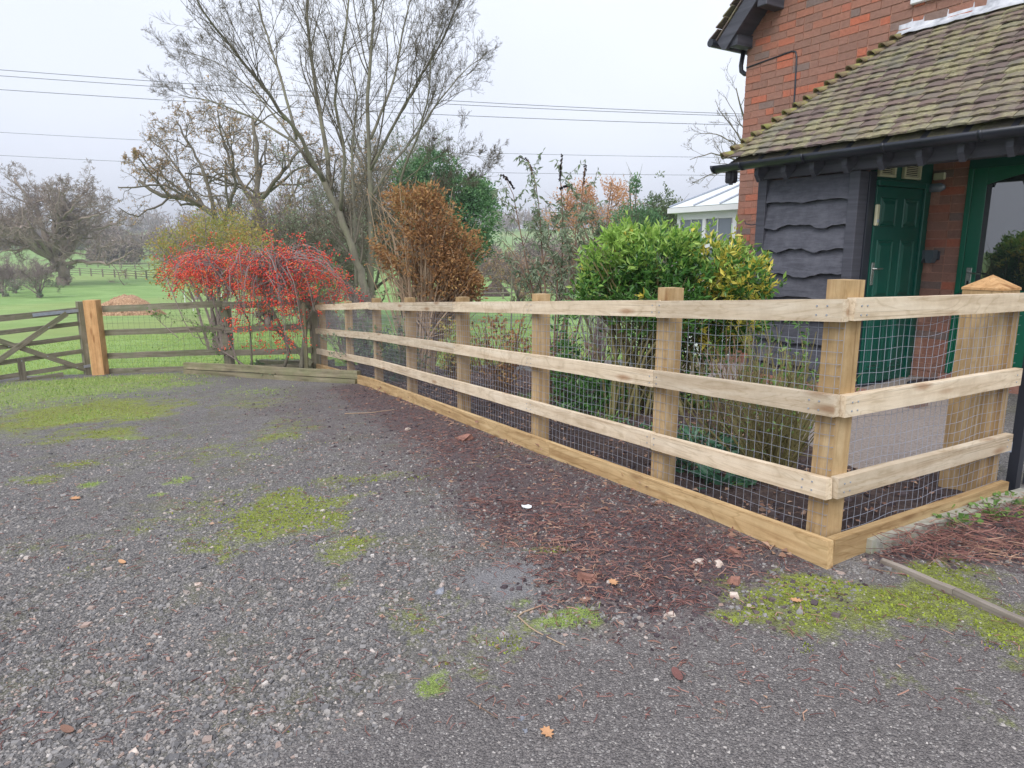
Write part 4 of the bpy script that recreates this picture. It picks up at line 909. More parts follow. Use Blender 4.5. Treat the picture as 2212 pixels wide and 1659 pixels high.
def make_tree(name, label, cat, base, limbs, levels, bark, seed, leaf=None, group=None, trunk_k=8, twig_mat=None, flat=None, rmin=.002, lscale=1.0):
    """limbs: list of (points, r0, r1); levels: list of dicts for successive sprouts; leaf: dict"""
    rng = rs(seed); t = thing(name, tuple(base), label, cat, group)
    mb = MB(); P = []; R = []
    for pts, r0, r1 in limbs:
        r0 *= lscale; r1 *= lscale; p_ = resample(pts, 14); d = rng.normal(0, 1, (14, 3))*r0*.25; d[0] = 0; d[-1] = 0; p_ = p_+d; P.append(p_); R.append(np.linspace(r0, r1, 14))
    P = np.array(P); R = np.array(R); mb.tubes(P, R, trunk_k); tr = mb.build('trunk', M[bark], t, True)
    mb = MB(); last = P
    for i, lv in enumerate(levels):
        st, dr, ln, rd = sprout(P, R, lv['k'], rng, lv.get('t0', .25), 1.0, lv.get('ang', (25, 60)), lv.get('lr', .5), lv.get('rr', .5))
        if flat is not None: dr = dr*np.array(flat)
        P, R = grow(st, dr, ln, np.maximum(rd, rmin), lv.get('n', 4), lv.get('wig', .15), lv.get('trop', (0, 0, .2)), rng, lv.get('taper', .4))
        mb.tubes(P, np.maximum(R, rmin*.6), lv.get('sides', 3)); last = P
    if mb.n: mb.build('crown', M[twig_mat or bark], t, True)
    if leaf:
        lf = MB(); nl = leaf['n']; i = rng.randint(0, len(last), nl); f = rng.uniform(.2, 1, nl)*(last.shape[1]-1); j = np.minimum(f.astype(int), last.shape[1]-2); g_ = (f-j)[:, None]
        pos = last[i, j]*(1-g_)+last[i, j+1]*g_
        if 'keep' in leaf: kp = leaf['keep'](pos); pos = pos[kp]
        n_ = len(pos); d = rng.normal(size=(n_, 3))+np.array(leaf.get('dir', (0, 0, -.2)))
        lf.leaves(pos, d, rng.uniform(.6, 1.3, n_)*leaf['L'], leaf.get('w', .5), rng); lf.build('leaves', M[leaf['m']], t, kind='stuff')
    return t, last
def wp(pts, Y):  # pixel polyline -> world at depth Y + offset
    return [at(u, v, Y+(q[0] if (q := rest_) else 0)) for (u, v, *rest_) in pts]

# main bare tree behind the fence
Y0 = 15.0; B0 = at(800, 655, Y0); B0[2] = float(tz(B0[0], B0[1]))
limbs = [
 (wp([(803, 680), (775, 575), (738, 470), (712, 410), (690, 372)], Y0), .15, .10),
 (wp([(705, 400), (650, 300, -.5), (590, 215, -1), (520, 130, -1.4), (440, 30, -2), (395, -70, -2.3)], Y0), .075, .018),
 (wp([(692, 374), (640, 310, .3), (550, 255, .6), (460, 220, .9), (385, 205, 1.2)], Y0), .055, .01),
 (wp([(715, 420), (702, 300, .3), (680, 180, .5), (665, 60, .6), (660, -90, .7)], Y0), .085, .03),
 (wp([(735, 460), (745, 340, -.3), (722, 210, -.6), (748, 60, -.9), (760, -90, -1)], Y0), .06, .02),
 (wp([(640, 300, -.5), (610, 180, -.2), (570, 60, .2), (540, -70, .4)], Y0), .05, .02),
 (wp([(640, 310, .3), (560, 210, .7), (480, 140, 1.2), (400, 110, 1.5)], Y0), .035, .008),
 (wp([(806, 690, .3), (800, 520, .3), (797, 390, .3), (801, 300, .3), (792, 200, .4), (808, 80, .5), (800, -90, .6)], Y0), .11, .03),
 (wp([(798, 370, .3), (850, 270, .0), (900, 180, -.3), (955, 90, -.6), (1010, -40, -.8)], Y0), .055, .015),
 (wp([(799, 430, .3), (850, 350, .5), (900, 290, .8), (950, 215, 1), (1000, 155, 1.2), (1065, 105, 1.4)], Y0), .05, .009),
 (wp([(801, 300, .3), (850, 180, .8), (872, 60, 1.1), (905, -80, 1.4)], Y0), .05, .016),
 (wp([(860, 410, .2), (878, 350, 0), (905, 290, -.3), (925, 210, -.5), (930, 120, -.7), (960, 30, -.9)], Y0), .045, .01),
 (wp([(862, 400, .2), (930, 345, -.3), (985, 330, -.6), (1045, 340, -.9)], Y0), .02, .005),
 (wp([(850, 500, .4), (930, 440, .4), (985, 400, .2), (1030, 395, 0)], Y0), .02, .005),
 (wp([(770, 620, .5), (765, 480, 1), (760, 350, 1.3), (770, 200, 1.6), (745, 80, 1.8)], Y0), .07, .015)]
make_tree('bare_tree', 'tall bare multi stemmed tree rising out of frame behind the fence', 'tree', B0, limbs,
    [dict(k=15, lr=.36, rr=.42, ang=(16, 42), trop=(0, 0, .7), n=7, wig=.1, sides=4), dict(k=9, lr=.42, rr=.5, ang=(20, 50), trop=(0, 0, .35), n=5, wig=.14),
     dict(k=6, lr=.42, rr=.55, ang=(20, 60), trop=(0, 0, .2), n=3, wig=.18), dict(k=2, lr=.5, rr=.7, n=2, ang=(20, 60))], 'bark_grey', 3, trunk_k=9, twig_mat='bark_dark', rmin=.0029, lscale=.64)

def generic(base, H, spread, nlimb, seed, r0=.3, lean=(0, 0), split=.3):
    rng = rs(seed); b_ = np.array(base, float); top = b_+np.array([lean[0], lean[1], H*split]); out = [([b_-[0, 0, .3], b_+[0, 0, H*.1], top], r0, r0*.75)]
    for i in range(nlimb):
        a = 2*PI*i/nlimb+rng.uniform(-.4, .4); el = rng.uniform(.15, 1.35); hh = H*(1-split)
        e = top+np.array([math.cos(a)*math.cos(el)*spread, math.sin(a)*math.cos(el)*spread, math.sin(el)*hh*1.0])
        mid = top*.5+e*.5+np.array([0, 0, hh*.12])+rng.normal(0, .05, 3)*H; st = b_*rng.uniform(0, .25)+top*(1-rng.uniform(0, .25)); st = top-np.array([0, 0, H*split*rng.uniform(0, .35)])
        out.append(([st, st*.6+mid*.4+rng.normal(0, .02, 3)*H, mid, e], r0*.5, r0*.12))
    return out
def gpos(u, Y, dz=0): p_ = at(u, 600, Y); return np.array([p_[0], Y, float(tz(p_[0], Y))+dz])
OAK = [dict(k=7, lr=.48, rr=.5, ang=(25, 70), trop=(0, 0, .15), n=6, wig=.3, sides=4), dict(k=6, lr=.5, rr=.5, ang=(25, 75), trop=(0, 0, .1), n=5, wig=.32), dict(k=6, lr=.5, rr=.5, ang=(25, 70), n=4, wig=.3), dict(k=5, lr=.5, rr=.6, ang=(25, 70), n=3, wig=.3)]
# far oak on left with horizontal bough
ob = gpos(135, 88); lm = generic(ob, 13.4, 9.5, 18, 21, .75, (-.6, 0), .3)
lm.append(([ob+[0, 0, 2.7], ob+[3.5, -1, 2.9], ob+[7, -1.5, 2.6], ob+[10.5, -2, 4.4]], .3, .06)); lm.append(([ob+[-1, 0, 3.4], ob+[-5, -1, 5.5], ob+[-9, 0, 4.8], ob+[-11, 0, 5]], .35, .08))
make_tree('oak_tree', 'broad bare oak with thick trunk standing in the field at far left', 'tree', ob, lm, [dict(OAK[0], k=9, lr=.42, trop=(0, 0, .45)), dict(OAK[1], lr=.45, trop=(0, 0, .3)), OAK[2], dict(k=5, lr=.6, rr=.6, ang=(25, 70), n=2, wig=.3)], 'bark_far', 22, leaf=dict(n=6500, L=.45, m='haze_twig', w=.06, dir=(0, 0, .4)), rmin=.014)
# middle oak with bronze leaves, leaning bough left
Y1 = 34; mb1 = gpos(530, Y1)
lm = [(wp([(560, 640), (530, 575), (500, 525), (465, 470), (440, 448), (420, 430), (360, 428), (300, 390)], Y1), .34, .1), (wp([(465, 470), (450, 400), (420, 330), (380, 260)], Y1), .16, .04), (wp([(440, 448), (395, 380, 1), (350, 320, 1.5), (320, 300, 2)], Y1), .12, .03), (wp([(480, 490), (510, 400, -1), (500, 320, -1.5), (470, 250, -2)], Y1), .16, .03), (wp([(370, 428), (320, 370, -1), (290, 330, -1.5)], Y1), .1, .03)]
make_tree('oak_tree', 'crooked oak with bronze leaves and a low bough reaching left', 'tree', mb1, lm, [dict(OAK[0], k=9), OAK[1], OAK[2], dict(OAK[3], k=2)], 'bark_dark', 31, leaf=dict(n=4500, L=.1, m='leaf_oak', w=.45), rmin=.007, lscale=.72)
Y2 = 37; mb2 = gpos(590, Y2)
lm = [(wp([(600, 650), (580, 560), (565, 490), (555, 400), (560, 330), (545, 250)], Y2), .36, .1), (wp([(562, 460), (510, 380, 1), (480, 300, 1), (470, 240)], Y2), .18, .04), (wp([(560, 440), (610, 370, -1), (650, 320, -1), (690, 300)], Y2), .18, .04), (wp([(570, 510), (620, 450, 1), (650, 380, 1)], Y2), .14, .04)]
make_tree('oak_tree', 'upright thick trunked bare oak between the crooked oak and the tall bare tree', 'tree', mb2, lm, [dict(OAK[0], k=9), OAK[1], OAK[2], dict(OAK[3], k=2)], 'bark_dark', 33, leaf=dict(n=3000, L=.12, m='leaf_oak'), rmin=.007, lscale=.75)
# woodland behind centre
for i, (u, Y, H, sp, bark, seed, lf, lab) in enumerate([
    (800, 34, 6.5, 3.2, 'bark_pale', 47, dict(n=5000, L=.1, m='leaf_oak'), 'wide brown twiggy tree filling the gap behind the tall bare tree stems'),
    (1120, 48, 3.6, 3.0, 'twig_mauve', 49, dict(n=2500, L=.14, m='leaf_oak'), 'low mauve thorn seen through the buddleia'),
    (1230, 46, 3.8, 3.2, 'twig_mauve', 50, dict(n=2500, L=.14, m='leaf_oak'), 'low brown thorn right of the buddleia'),
    (650, 28, 6.6, 2.6, 'bark_pale', 41, dict(n=5000, L=.1, m='leaf_grey'), 'pale grey ivy flecked tree in the thicket left of centre'),
    (760, 30, 8.2, 3.0, 'bark_pale', 42, dict(n=3500, L=.1, m='leaf_oak'), 'twiggy olive brown tree straight behind the tall bare tree'),
    (870, 35, 9.0, 3.0, 'bark_pale', 43, dict(n=6000, L=.1, m='leaf_grey'), 'dense twiggy tree behind the rusty brown shrub'),
    (1000, 45, 4.6, 3.4, 'twig_mauve', 44, dict(n=2500, L=.14, m='leaf_oak'), 'low brown thorn tree beyond the evergreen'),
    (575, 26, 4.6, 2.2, 'twig_mauve', 45, dict(n=2500, L=.09, m='leaf_hedge'), 'mauve twiggy thorn bush right of the yellow hedge'),
    (700, 24, 4.0, 2.2, 'bark_pale', 46, dict(n=3500, L=.08, m='leaf_grey'), 'pale thorn bush with sparse green leaves behind the berry tree')]):
    bs_ = gpos(u, Y); make_tree('thicket_tree', lab, 'tree', bs_, generic(bs_, H, sp, 9, seed, .16, (0, 0), .22), [dict(k=10, lr=.5, rr=.5, ang=(20, 60), n=5, wig=.2, trop=(0, 0, .2)), dict(k=8, lr=.5, rr=.5, ang=(25, 70), n=4, wig=.25), dict(k=8, lr=.5, rr=.6, ang=(25, 70), n=3, wig=.25)], bark, seed, leaf=lf, group='thicket trees behind the garden', rmin=.006)
# evergreen behind centre
def leafcloud(name, label, cat, base, ells, nleaf, L, mat, seed, stems=None, group=None, shell=.55, w=.5, smat='bark_dark', up=None, gap=.0, kind_leaf='stuff', dirz=.2):
    rng = rs(seed); t = thing(name, tuple(base), label, cat, group)
    vol = np.array([e[3]*e[4]*e[5] for e in ells])**.67; cnt = (nleaf*vol/vol.sum()).astype(int); pos = []; dr = []
    for e, c0 in zip(ells, cnt):
        q = norm(rng.normal(size=(c0, 3))); r = rng.uniform(shell**2, 1, c0)**.5; lump = 1+.3*np.sin(q[:, 0]*5+seed)*np.sin(q[:, 1]*6+seed*2)*np.sin(q[:, 2]*5)+rng.normal(0, .08, c0)
        p_ = q*(r*lump)[:, None]*np.array(e[3:6])+np.array(e[:3]); pos.append(p_); dr.append(q)
    pos = np.concatenate(pos); dr = np.concatenate(dr)
    if gap: g_ = fbm(pos[:, 0]*2.3/gap+pos[:, 2]*1.7/gap, pos[:, 1]*1.3/gap+pos[:, 2]*2.1/gap, seed); kp = g_ > .42; pos = pos[kp]; dr = dr[kp]
    pos[:, 2] = np.maximum(pos[:, 2], tz(pos[:, 0], pos[:, 1])+.03)
    mb = MB(); mb.leaves(pos, dr+rng.normal(0, .7, pos.shape)+[0, 0, dirz], rng.uniform(.6, 1.3, len(pos))*L, w, rng); mb.build('foliage', M[mat], t, kind=kind_leaf)
    # internal branches from the base toward random leaf points
    ns = stems or 14; idx = rng.randint(0, len(pos), ns); P = []
    for i in idx:
        e = pos[i]; b_ = np.array(base)+rng.normal(0, .08, 3)*[1, 1, 0]; m_ = b_*.5+e*.5+np.array([(b_[0]-e[0])*.2, (b_[1]-e[1])*.2, 0]); P.append(resample([b_-[0, 0, .05], m_, e], 6))
    P = np.array(P); hgt = max(.4, pos[:, 2].max()-base[2]); R = np.tile(np.linspace(.012, .003, 6)*hgt, (ns, 1)); mb = MB(); mb.tubes(P, R, 4)
    st, d_, ln, rd = sprout(P, R, 6, rng, .4, 1, (20, 60), .35, .6); P2_, R2 = grow(st, d_, ln, rd, 3, .15, (0, 0, .2), rng); mb.tubes(P2_, R2, 3); mb.build('stems', M[smat], t)
    return t, pos
Ye = 29; be = gpos(980, Ye)
E = lambda u, v, Y, ru, rv, ry: (*at(u, v, Y), ru*Y/1488, ry, rv*Y/1488)
leafcloud('evergreen_tree', 'dark green ivy clad evergreen tree standing behind the rusty shrub', 'tree', be,
    [E(940, 370, Ye, 50, 45, 1.2), E(985, 420, Ye, 75, 45, 1.4), E(1020, 470, Ye-.5, 60, 55, 1.3), E(940, 470, Ye+.5, 75, 70, 1.5), E(1030, 430, Ye, 40, 40, 1), E(1000, 530, Ye, 62, 50, 1.2), E(890, 400, Ye+1, 40, 50, 1)], 26000, .14, 'leaf_ivy', 51, gap=1.6, shell=.5)
# hill trees and distant woods
def treeline(name, label, us, Y, v0, v1, n_, L, mat, seed, ht, smat='haze_twig'):
    rng = rs(seed); c0 = gpos((us[0]+us[1])/2, Y); t = thing(name, tuple(c0), label, 'trees'); t['kind'] = 'stuff'
    mb = MB(); x0 = gpos(us[0], Y)[0]; x1 = gpos(us[1], Y)[0]; nt = max(3, int(abs(x1-x0)/(ht*.3))); P = []; lp = []
    for i in range(nt):
        x = x0+(x1-x0)*(i+rng.uniform(.1, .9))/nt; y = Y+rng.uniform(-.06, .06)*Y; z = float(hills(np.array(x), np.array(y))); h = ht*rng.uniform(.35, 1.1)
        for k in range(8):
            a = rng.uniform(0, 2*PI); s_ = rng.uniform(.1, .6)*h*.6; P.append(resample([(x, y, z-1), (x+math.cos(a)*s_*.3, y+math.sin(a)*s_*.3, z+h*.4), (x+math.cos(a)*s_, y+math.sin(a)*s_, z+h*rng.uniform(.7, 1))], 4))
        c_ = int(n_/nt); q = norm(rng.normal(size=(c_, 3))); r = rng.uniform(0, 1, c_)**.45
        lp.append(q*r[:, None]*np.array([h*rng.uniform(.4, .8), h*.5, h*.5])+[x, y, z+h*.48])
    mb.tubes(np.array(P), np.tile(np.linspace(.02, .006, 4)*ht, (len(P), 1)), 3)
    lp = np.concatenate(lp); mb.leaves(lp, rng.normal(size=lp.shape)+[0, 0, .6], rng.uniform(.5, 1.4, len(lp))*L, .16, rng); mb.build('mass', M[mat], t, kind='stuff'); return t
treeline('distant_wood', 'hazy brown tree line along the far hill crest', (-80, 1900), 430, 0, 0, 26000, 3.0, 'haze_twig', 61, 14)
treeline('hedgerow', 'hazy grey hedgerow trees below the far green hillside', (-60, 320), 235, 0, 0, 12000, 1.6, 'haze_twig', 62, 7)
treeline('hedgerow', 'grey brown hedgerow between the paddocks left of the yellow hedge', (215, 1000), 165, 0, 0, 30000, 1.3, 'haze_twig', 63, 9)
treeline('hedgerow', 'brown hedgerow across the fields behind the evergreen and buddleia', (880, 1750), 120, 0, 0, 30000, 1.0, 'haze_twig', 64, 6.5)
# grey bushes far left
for i, (u, Y, H, sp, seed, lab) in enumerate([(2, 66, 3.3, 2.0, 71, 'grey leafless thorn bush at the left edge of the field'), (80, 64, 3.2, 2.3, 72, 'wide mauve grey thorn bush beside the field oak'), (30, 72, 4.0, 2.6, 73, 'taller grey thorn bush behind the pair at far left')]):
    bs_ = gpos(u, Y); make_tree('thorn_bush', lab, 'bush', bs_, generic(bs_, H, sp, 9, seed, .13, (0, 0), .12), [dict(k=9, lr=.5, rr=.5, ang=(20, 60), n=4, wig=.25), dict(k=8, lr=.5, rr=.6, ang=(25, 70), n=3, wig=.25), dict(k=6, lr=.5, rr=.6, ang=(25, 70), n=2, wig=.25)], 'twig_mauve', seed, leaf=dict(n=2500, L=.16, m='leaf_grey', keep=lambda p_: p_[:, 2] < -1.2), group='thorn bushes at the left of the field', rmin=.01)
# small bare tree mid-left
bs_ = gpos(420, 60); make_tree('bare_tree', 'small pale bare tree below the crooked oak bough', 'tree', bs_, generic(bs_, 7.5, 4.5, 9, 81, .2, (0, 0), .25), OAK[:3], 'twig_mauve', 82, rmin=.01)
# orange autumn tree, holly, right
bo = gpos(1300, 60); leafcloud('autumn_tree', 'round orange brown autumn tree in the distance right of the buddleia', 'tree', bo, [E(1255, 430, 60, 50, 38, 1.6), E(1310, 420, 60, 60, 36, 1.8), E(1290, 455, 60, 90, 45, 2), E(1220, 460, 60, 50, 40, 1.4)], 9000, .2, 'leaf_orange', 91, gap=4, shell=.3, smat='twig_brown')
bh = gpos(1430, 38); leafcloud('holly_tree', 'pointed grey green holly tree left of the conservatory', 'tree', bh, [E(1425, 400, 38, 12, 28, .4), E(1425, 440, 38, 32, 34, .8), E(1430, 490, 38, 48, 50, 1.1), E(1462, 455, 38, 20, 25, .6)], 7000, .13, 'leaf_holly', 92, gap=3, shell=.2)
bh = gpos(1365, 36); leafcloud('holly_tree', 'low dark holly with one wispy leader left of the pointed holly', 'tree', bh, [E(1370, 480, 36, 50, 40, 1), E(1372, 400, 36, 12, 22, .3), E(1400, 500, 36, 40, 45, 1)], 6000, .13, 'leaf_ivy', 93, gap=3, shell=.2)
# bare tree by the house
bb = gpos(1640, 17); lm = [(wp([(1650, 600), (1645, 420), (1625, 330), (1605, 250, -.5), (1590, 190, -.8)], 17), .09, .01), (wp([(1645, 420), (1590, 345, -.5), (1540, 330, -.8), (1490, 345, -1)], 17), .035, .006), (wp([(1640, 390), (1590, 310, .5), (1550, 290, .8), (1500, 290, 1)], 17), .03, .006), (wp([(1645, 420), (1600, 370), (1540, 375, .4), (1495, 395, .6)], 17), .03, .006), (wp([(1630, 350), (1580, 270), (1550, 235), (1545, 215)], 17), .025, .005)]
make_tree('bare_tree', 'bare grey tree poking out beside the left edge of the brick house', 'tree', bb, lm, [dict(k=9, lr=.28, rr=.5, ang=(20, 60), trop=(0, 0, .35), n=5, wig=.16), dict(k=4, lr=.4, rr=.6, ang=(20, 60), trop=(0, 0, .4), n=3, wig=.15), dict(k=3, lr=.4, rr=.7, n=2, ang=(30, 60), trop=(0, 0, .3))], 'bark_pale', 95, rmin=.004)

# red berry tree
Yb = 11.2; bt = at(655, 805, Yb); bt[2] = float(tz(bt[0], bt[1]))
rng = rs(101); tt_ = thing('berry_tree', tuple(bt), 'small weeping tree covered in red berries beside the old field fence', 'tree')
tr = MB(); tips = []
tl = [(wp([(650, 812), (655, 760), (662, 700), (640, 640), (610, 590)], Yb), .045, .02), (wp([(612, 800, .3), (625, 760, .3), (600, 690, .2), (560, 620, .2)], Yb), .03, .015), (wp([(662, 700), (690, 630), (700, 580)], Yb), .025, .012), (wp([(545, 800, .4), (500, 770, .4), (440, 745, .3), (410, 690, .2)], Yb), .014, .006), (wp([(545, 800, .4), (540, 700, .4), (500, 620, .2), (470, 580, .1)], Yb), .018, .008)]
P = np.array([resample(p_, 10) for p_, a, b_ in tl]); R = np.array([np.linspace(a, b_, 10) for p_, a, b_ in tl]); tr.tubes(P, R, 7); tr.build('trunk', M['bark_grey'], tt_, True)
br = MB(); arcs = []
for i in range(150):
    u1_ = rng.uniform(335, 775); cx = 590 if u1_ > 480 else 470; s0 = at(cx+rng.normal(0, 25), rng.uniform(585, 640), Yb+rng.uniform(-.3, .3))
    v1_ = rng.uniform(575, 775 if 500 < u1_ < 700 else 665); ap = (s0+at(u1_, v1_, Yb))/2; yo = rng.uniform(-.9, .9); ap[2] = max(s0[2], at(u1_, rng.uniform(535, 590), Yb)[2])+rng.uniform(-.08, .1); ap[1] += yo*.6
    e = at(u1_, v1_, Yb+yo); m1 = s0*.55+ap*.45; m1[2] = ap[2]-.05; m2 = e*.6+ap*.4; m2[2] = ap[2]-abs(ap[2]-e[2])*.25
    arcs.append(resample([s0, m1, ap, m2, e], 9))
arcs = np.array(arcs); br.tubes(arcs, np.tile(np.linspace(.009, .003, 9), (len(arcs), 1)), 4)
st, d_, ln, rd = sprout(arcs, np.tile(np.linspace(.008, .003, 9), (len(arcs), 1)), 7, rng, .2, 1, (30, 80), .16, .7); P2_, R2 = grow(st, d_, ln, rd, 3, .2, (0, 0, -.35), rng); br.tubes(P2_, R2, 3); br.build('branches', M['twig_mauve'], tt_)
tp_ = P2_[:, -1]; w_ = rng.uniform(size=len(tp_)) < .95; tp_ = tp_[w_]; bp = (tp_[:, None, :]+rng.normal(0, .04, (len(tp_), 9, 3))).reshape(-1, 3)
MB().octa(bp, rng.uniform(.010, .0155, len(bp)), rng).build('berries', M['berry'], tt_, True, kind='stuff')
lv = tp_[rng.randint(0, len(tp_), 350)]+rng.normal(0, .04, (350, 3)); MB().leaves(lv, rng.normal(size=(350, 3))-[0, 0, .5], .045, .6, rng).build('leaves', M['leaf_hedge'], tt_, kind='stuff')
# thin climbing twiggy shrub at left of berry tree, over the old fence
bs_ = gpn(470, 802); lm = [(wp([(540, 800), (500, 770), (455, 745), (430, 700)], 11.5), .012, .004), (wp([(385, 730), (340, 690), (320, 660)], 11.6), .008, .003), (wp([(520, 795), (480, 700), (440, 600), (400, 520), (395, 470)], 11.7), .012, .003), (wp([(360, 600), (395, 690), (420, 730), (460, 735), (520, 700)], 11.6), .01, .004)]
make_tree('bare_shrub', 'thin leafless briar arching over the old field fence', 'shrub', bs_, lm, [dict(k=9, lr=.3, rr=.5, ang=(30, 70), n=4, wig=.25), dict(k=5, lr=.5, rr=.7, n=3, wig=.25)], 'twig_mauve', 103, leaf=dict(n=260, L=.05, m='leaf_small'), rmin=.0022)
# yellow-green hedge behind berry tree
by = gpos(460, 16.5)
leafcloud('autumn_hedge', 'yellow green and orange leaved hedge bush behind the red berries', 'hedge', by, [E(400, 530, 16.5, 80, 45, .8), E(470, 500, 16.8, 85, 50, .9), E(545, 520, 16.5, 50, 55, .8), E(440, 590, 16.5, 110, 50, .8), E(370, 560, 16.3, 40, 45, .6), E(520,590,16.5,70,60,.7)], 15000, .06, 'leaf_hedge', 105, stems=14, gap=.8, shell=.25, smat='twig_mauve')
# trimmed mauve hedge
bz = gpos(745, 14.2); leafcloud('trimmed_hedge', 'low clipped mauve hedge behind the far end of the new fence', 'hedge', bz, [E(745, 680, 14.3, 62, 62, .7), E(700, 690, 14.3, 30, 50, .5), E(790, 680, 14.3, 30, 50, .5)], 9000, .05, 'twig_mauve', 106, stems=30, shell=.6, smat='twig_mauve', w=.15)
# pale-green leafy sapling behind berries to the right
bs_ = gpos(690, 14.8); make_tree('sapling', 'green leaved young tree behind the right side of the red berries', 'tree', bs_, generic(bs_, 2.0, .8, 6, 107, .03, (0, 0), .3), [dict(k=7, lr=.5, rr=.5, n=4, wig=.2), dict(k=5, lr=.5, rr=.6, n=3, wig=.2)], 'twig_brown', 107, leaf=dict(n=900, L=.06, m='leaf_small'), rmin=.003)

# rusty brown shrub with stems
Ys = 9.6; bs_ = gpos(905, Ys)
rng = rs(111); rt_, rpos = leafcloud('rusty_shrub', 'tall shrub of rusty brown leaves on bare stems behind the new fence', 'shrub', bs_, [E(875, 445, Ys, 55, 42, .35), E(915, 475, Ys, 88, 58, .5), E(925, 540, Ys, 118, 70, .6), E(965, 600, Ys, 85, 52, .5), E(850, 520, Ys, 48, 60, .35), E(995, 565, Ys, 50, 55, .4), E(930, 425, Ys, 30, 28, .22), E(1005,625,Ys,42,40,.3)], 17000, .058, 'leaf_rust', 112, stems=50, shell=.3, smat='twig_pale', w=.42, gap=.55)
mb = MB(); P = []
for i in range(34):
    u_ = rng.uniform(850, 960); b_ = at(u_*.4+905*.6, 760, Ys); b_[2] = float(tz(b_[0], Ys))-.03; e = at(u_+(u_-905)*1.1, rng.uniform(400, 600), Ys+rng.uniform(-.3, .3)); P.append(resample([b_, b_*.5+e*.5+rng.normal(0, .04, 3), e], 8))
mb.tubes(np.array(P), np.tile(np.linspace(.011, .004, 8), (34, 1)), 5); mb.build('stems', M['twig_pale'], rt_)

# buddleia
Yd = 8.8; bd = gpos(1190, Yd); rng = rs(121); bu = thing('buddleia', tuple(bd), 'leggy grey green buddleia with black drooping seed spikes', 'shrub')
tops = [((1190, 760), (1172, 560), (1165, 450), (1155, 385), (1140, 345)), ((1200, 770), (1215, 560), (1215, 450), (1210, 385), (1214, 342)), ((1180, 770), (1140, 580), (1120, 480), (1105, 400), (1090, 380)), ((1210, 770), (1240, 560), (1255, 450), (1260, 385), (1263, 362)), ((1230, 780), (1275, 600), (1285, 520), (1290, 470)), ((1185, 770), (1165, 600), (1190, 500), (1230, 440)), ((1195, 770), (1205, 600), (1180, 520), (1150, 470)), ((1220, 780), (1230, 620), (1262, 540), (1300, 500)), ((1175, 770), (1150, 640), (1120, 560), (1085, 520)), ((1200, 770), (1230, 640), (1240, 560), (1245, 470))]
P = []
for i, tp_ in enumerate(tops): P.append(resample([at(u, v, Yd+(i % 3-1)*.2) for u, v in tp_], 10))
P = np.array(P); R = np.tile(np.linspace(.016, .004, 10), (len(P), 1)); MB().tubes(P, R, 6).build('stems', M['twig_brown'], bu, True)
st, d_, ln, rd = sprout(P, R, 12, rng, .3, .97, (25, 60), .22, .6); P2_, R2 = grow(st, d_, ln, rd, 5, .12, (0, 0, .1), rng); mb = MB(); mb.tubes(P2_, R2, 3); mb.build('side_shoots', M['twig_brown'], bu)
i = rng.randint(0, len(P2_), 2600); j = rng.randint(1, 6, 2600); pos = P2_[i, j]; MB().leaves(pos, rng.normal(size=(2600, 3))*.7-[0, 0, .55], rng.uniform(.04, .11, 2600), .26, rng).build('leaves', M['leaf_grey'], bu, kind='stuff')
for pts in (((1150, 375), (1148, 362), (1138, 345), (1122, 338)), ((1209, 390), (1211, 365), (1213, 345), (1214, 333)), ((1110, 408), (1102, 395), (1092, 382), (1083, 378)), ((1260, 400), (1262, 380), (1264, 366), (1264, 356)), ((1210, 408), (1222, 402), (1235, 400))):
    sp_ = resample([at(u, v, Yd) for u, v in pts], 60); sp_ = sp_+rng.normal(0, .0035, sp_.shape); MB().blobs(sp_+rng.normal(0, .006, sp_.shape), .014, rng, 1.0).build('seed_spike', M['seed'], bu)

# big glossy green shrub
Yg = 6.0; bgp = gpos(1450, Yg); rng = rs(131)
gs = thing('evergreen_shrub', tuple(bgp), 'large glossy green shrub with lime tips behind the new fence', 'shrub')
ells = [E(1330, 560, Yg, 80, 75, .38), E(1290, 620, Yg, 60, 60, .32), E(1420, 555, Yg-.1, 90, 75, .42), E(1520, 575, Yg-.1, 90, 70, .42), E(1600, 600, Yg-.2, 75, 65, .38), E(1440, 650, Yg-.1, 150, 80, .5), E(1600, 660, Yg-.2, 70, 70, .35), E(1480, 520, Yg, 60, 30, .25), E(1350, 510, Yg, 50, 30, .25), E(1580, 540, Yg, 40, 35, .22), E(1560, 730, Yg, 60, 60, .3)]
vol = np.array([e[3]*e[4]*e[5] for e in ells])**.67; cnt = (1500*vol/vol.sum()).astype(int); C_ = []; D_ = []
for e, c0 in zip(ells, cnt):
    q = norm(rng.normal(size=(c0, 3))); r = rng.uniform(.3, 1.03, c0)**.6; C_.append(q*r[:, None]*np.array(e[3:6])+np.array(e[:3])); D_.append(norm(q+[0, -.2, .9]))
C_ = np.concatenate(C_); D_ = np.concatenate(D_)
extra = np.array([at(u, v, Yg-.1) for u, v in ((1355, 468), (1395, 478), (1440, 470), (1475, 488), (1590, 480), (1535, 480), (1655, 548), (1660, 575), (1690, 605), (1310, 495))]); C_ = np.r_[C_, extra]; D_ = np.r_[D_, np.tile([[0, -.2, 1.]], (len(extra), 1))]
K = 9; pos = np.repeat(C_, K, 0)+rng.normal(0, .012, (len(C_)*K, 3)); axis = np.repeat(D_, K, 0); q = norm(rng.normal(size=pos.shape)); dd = norm(axis*rng.uniform(.3, 1.3, (len(pos), 1))+q*.9); pos = pos-axis*rng.uniform(0, .09, (len(pos), 1))
topness = np.repeat(C_[:, 2]-np.interp(C_[:, 0], [.5, 1.2, 2.0, 2.4], [1.5, 1.72, 1.7, 1.55]), K)+rng.normal(0, .12, len(pos)); kind = np.where(topness > -.22, 1, 0)
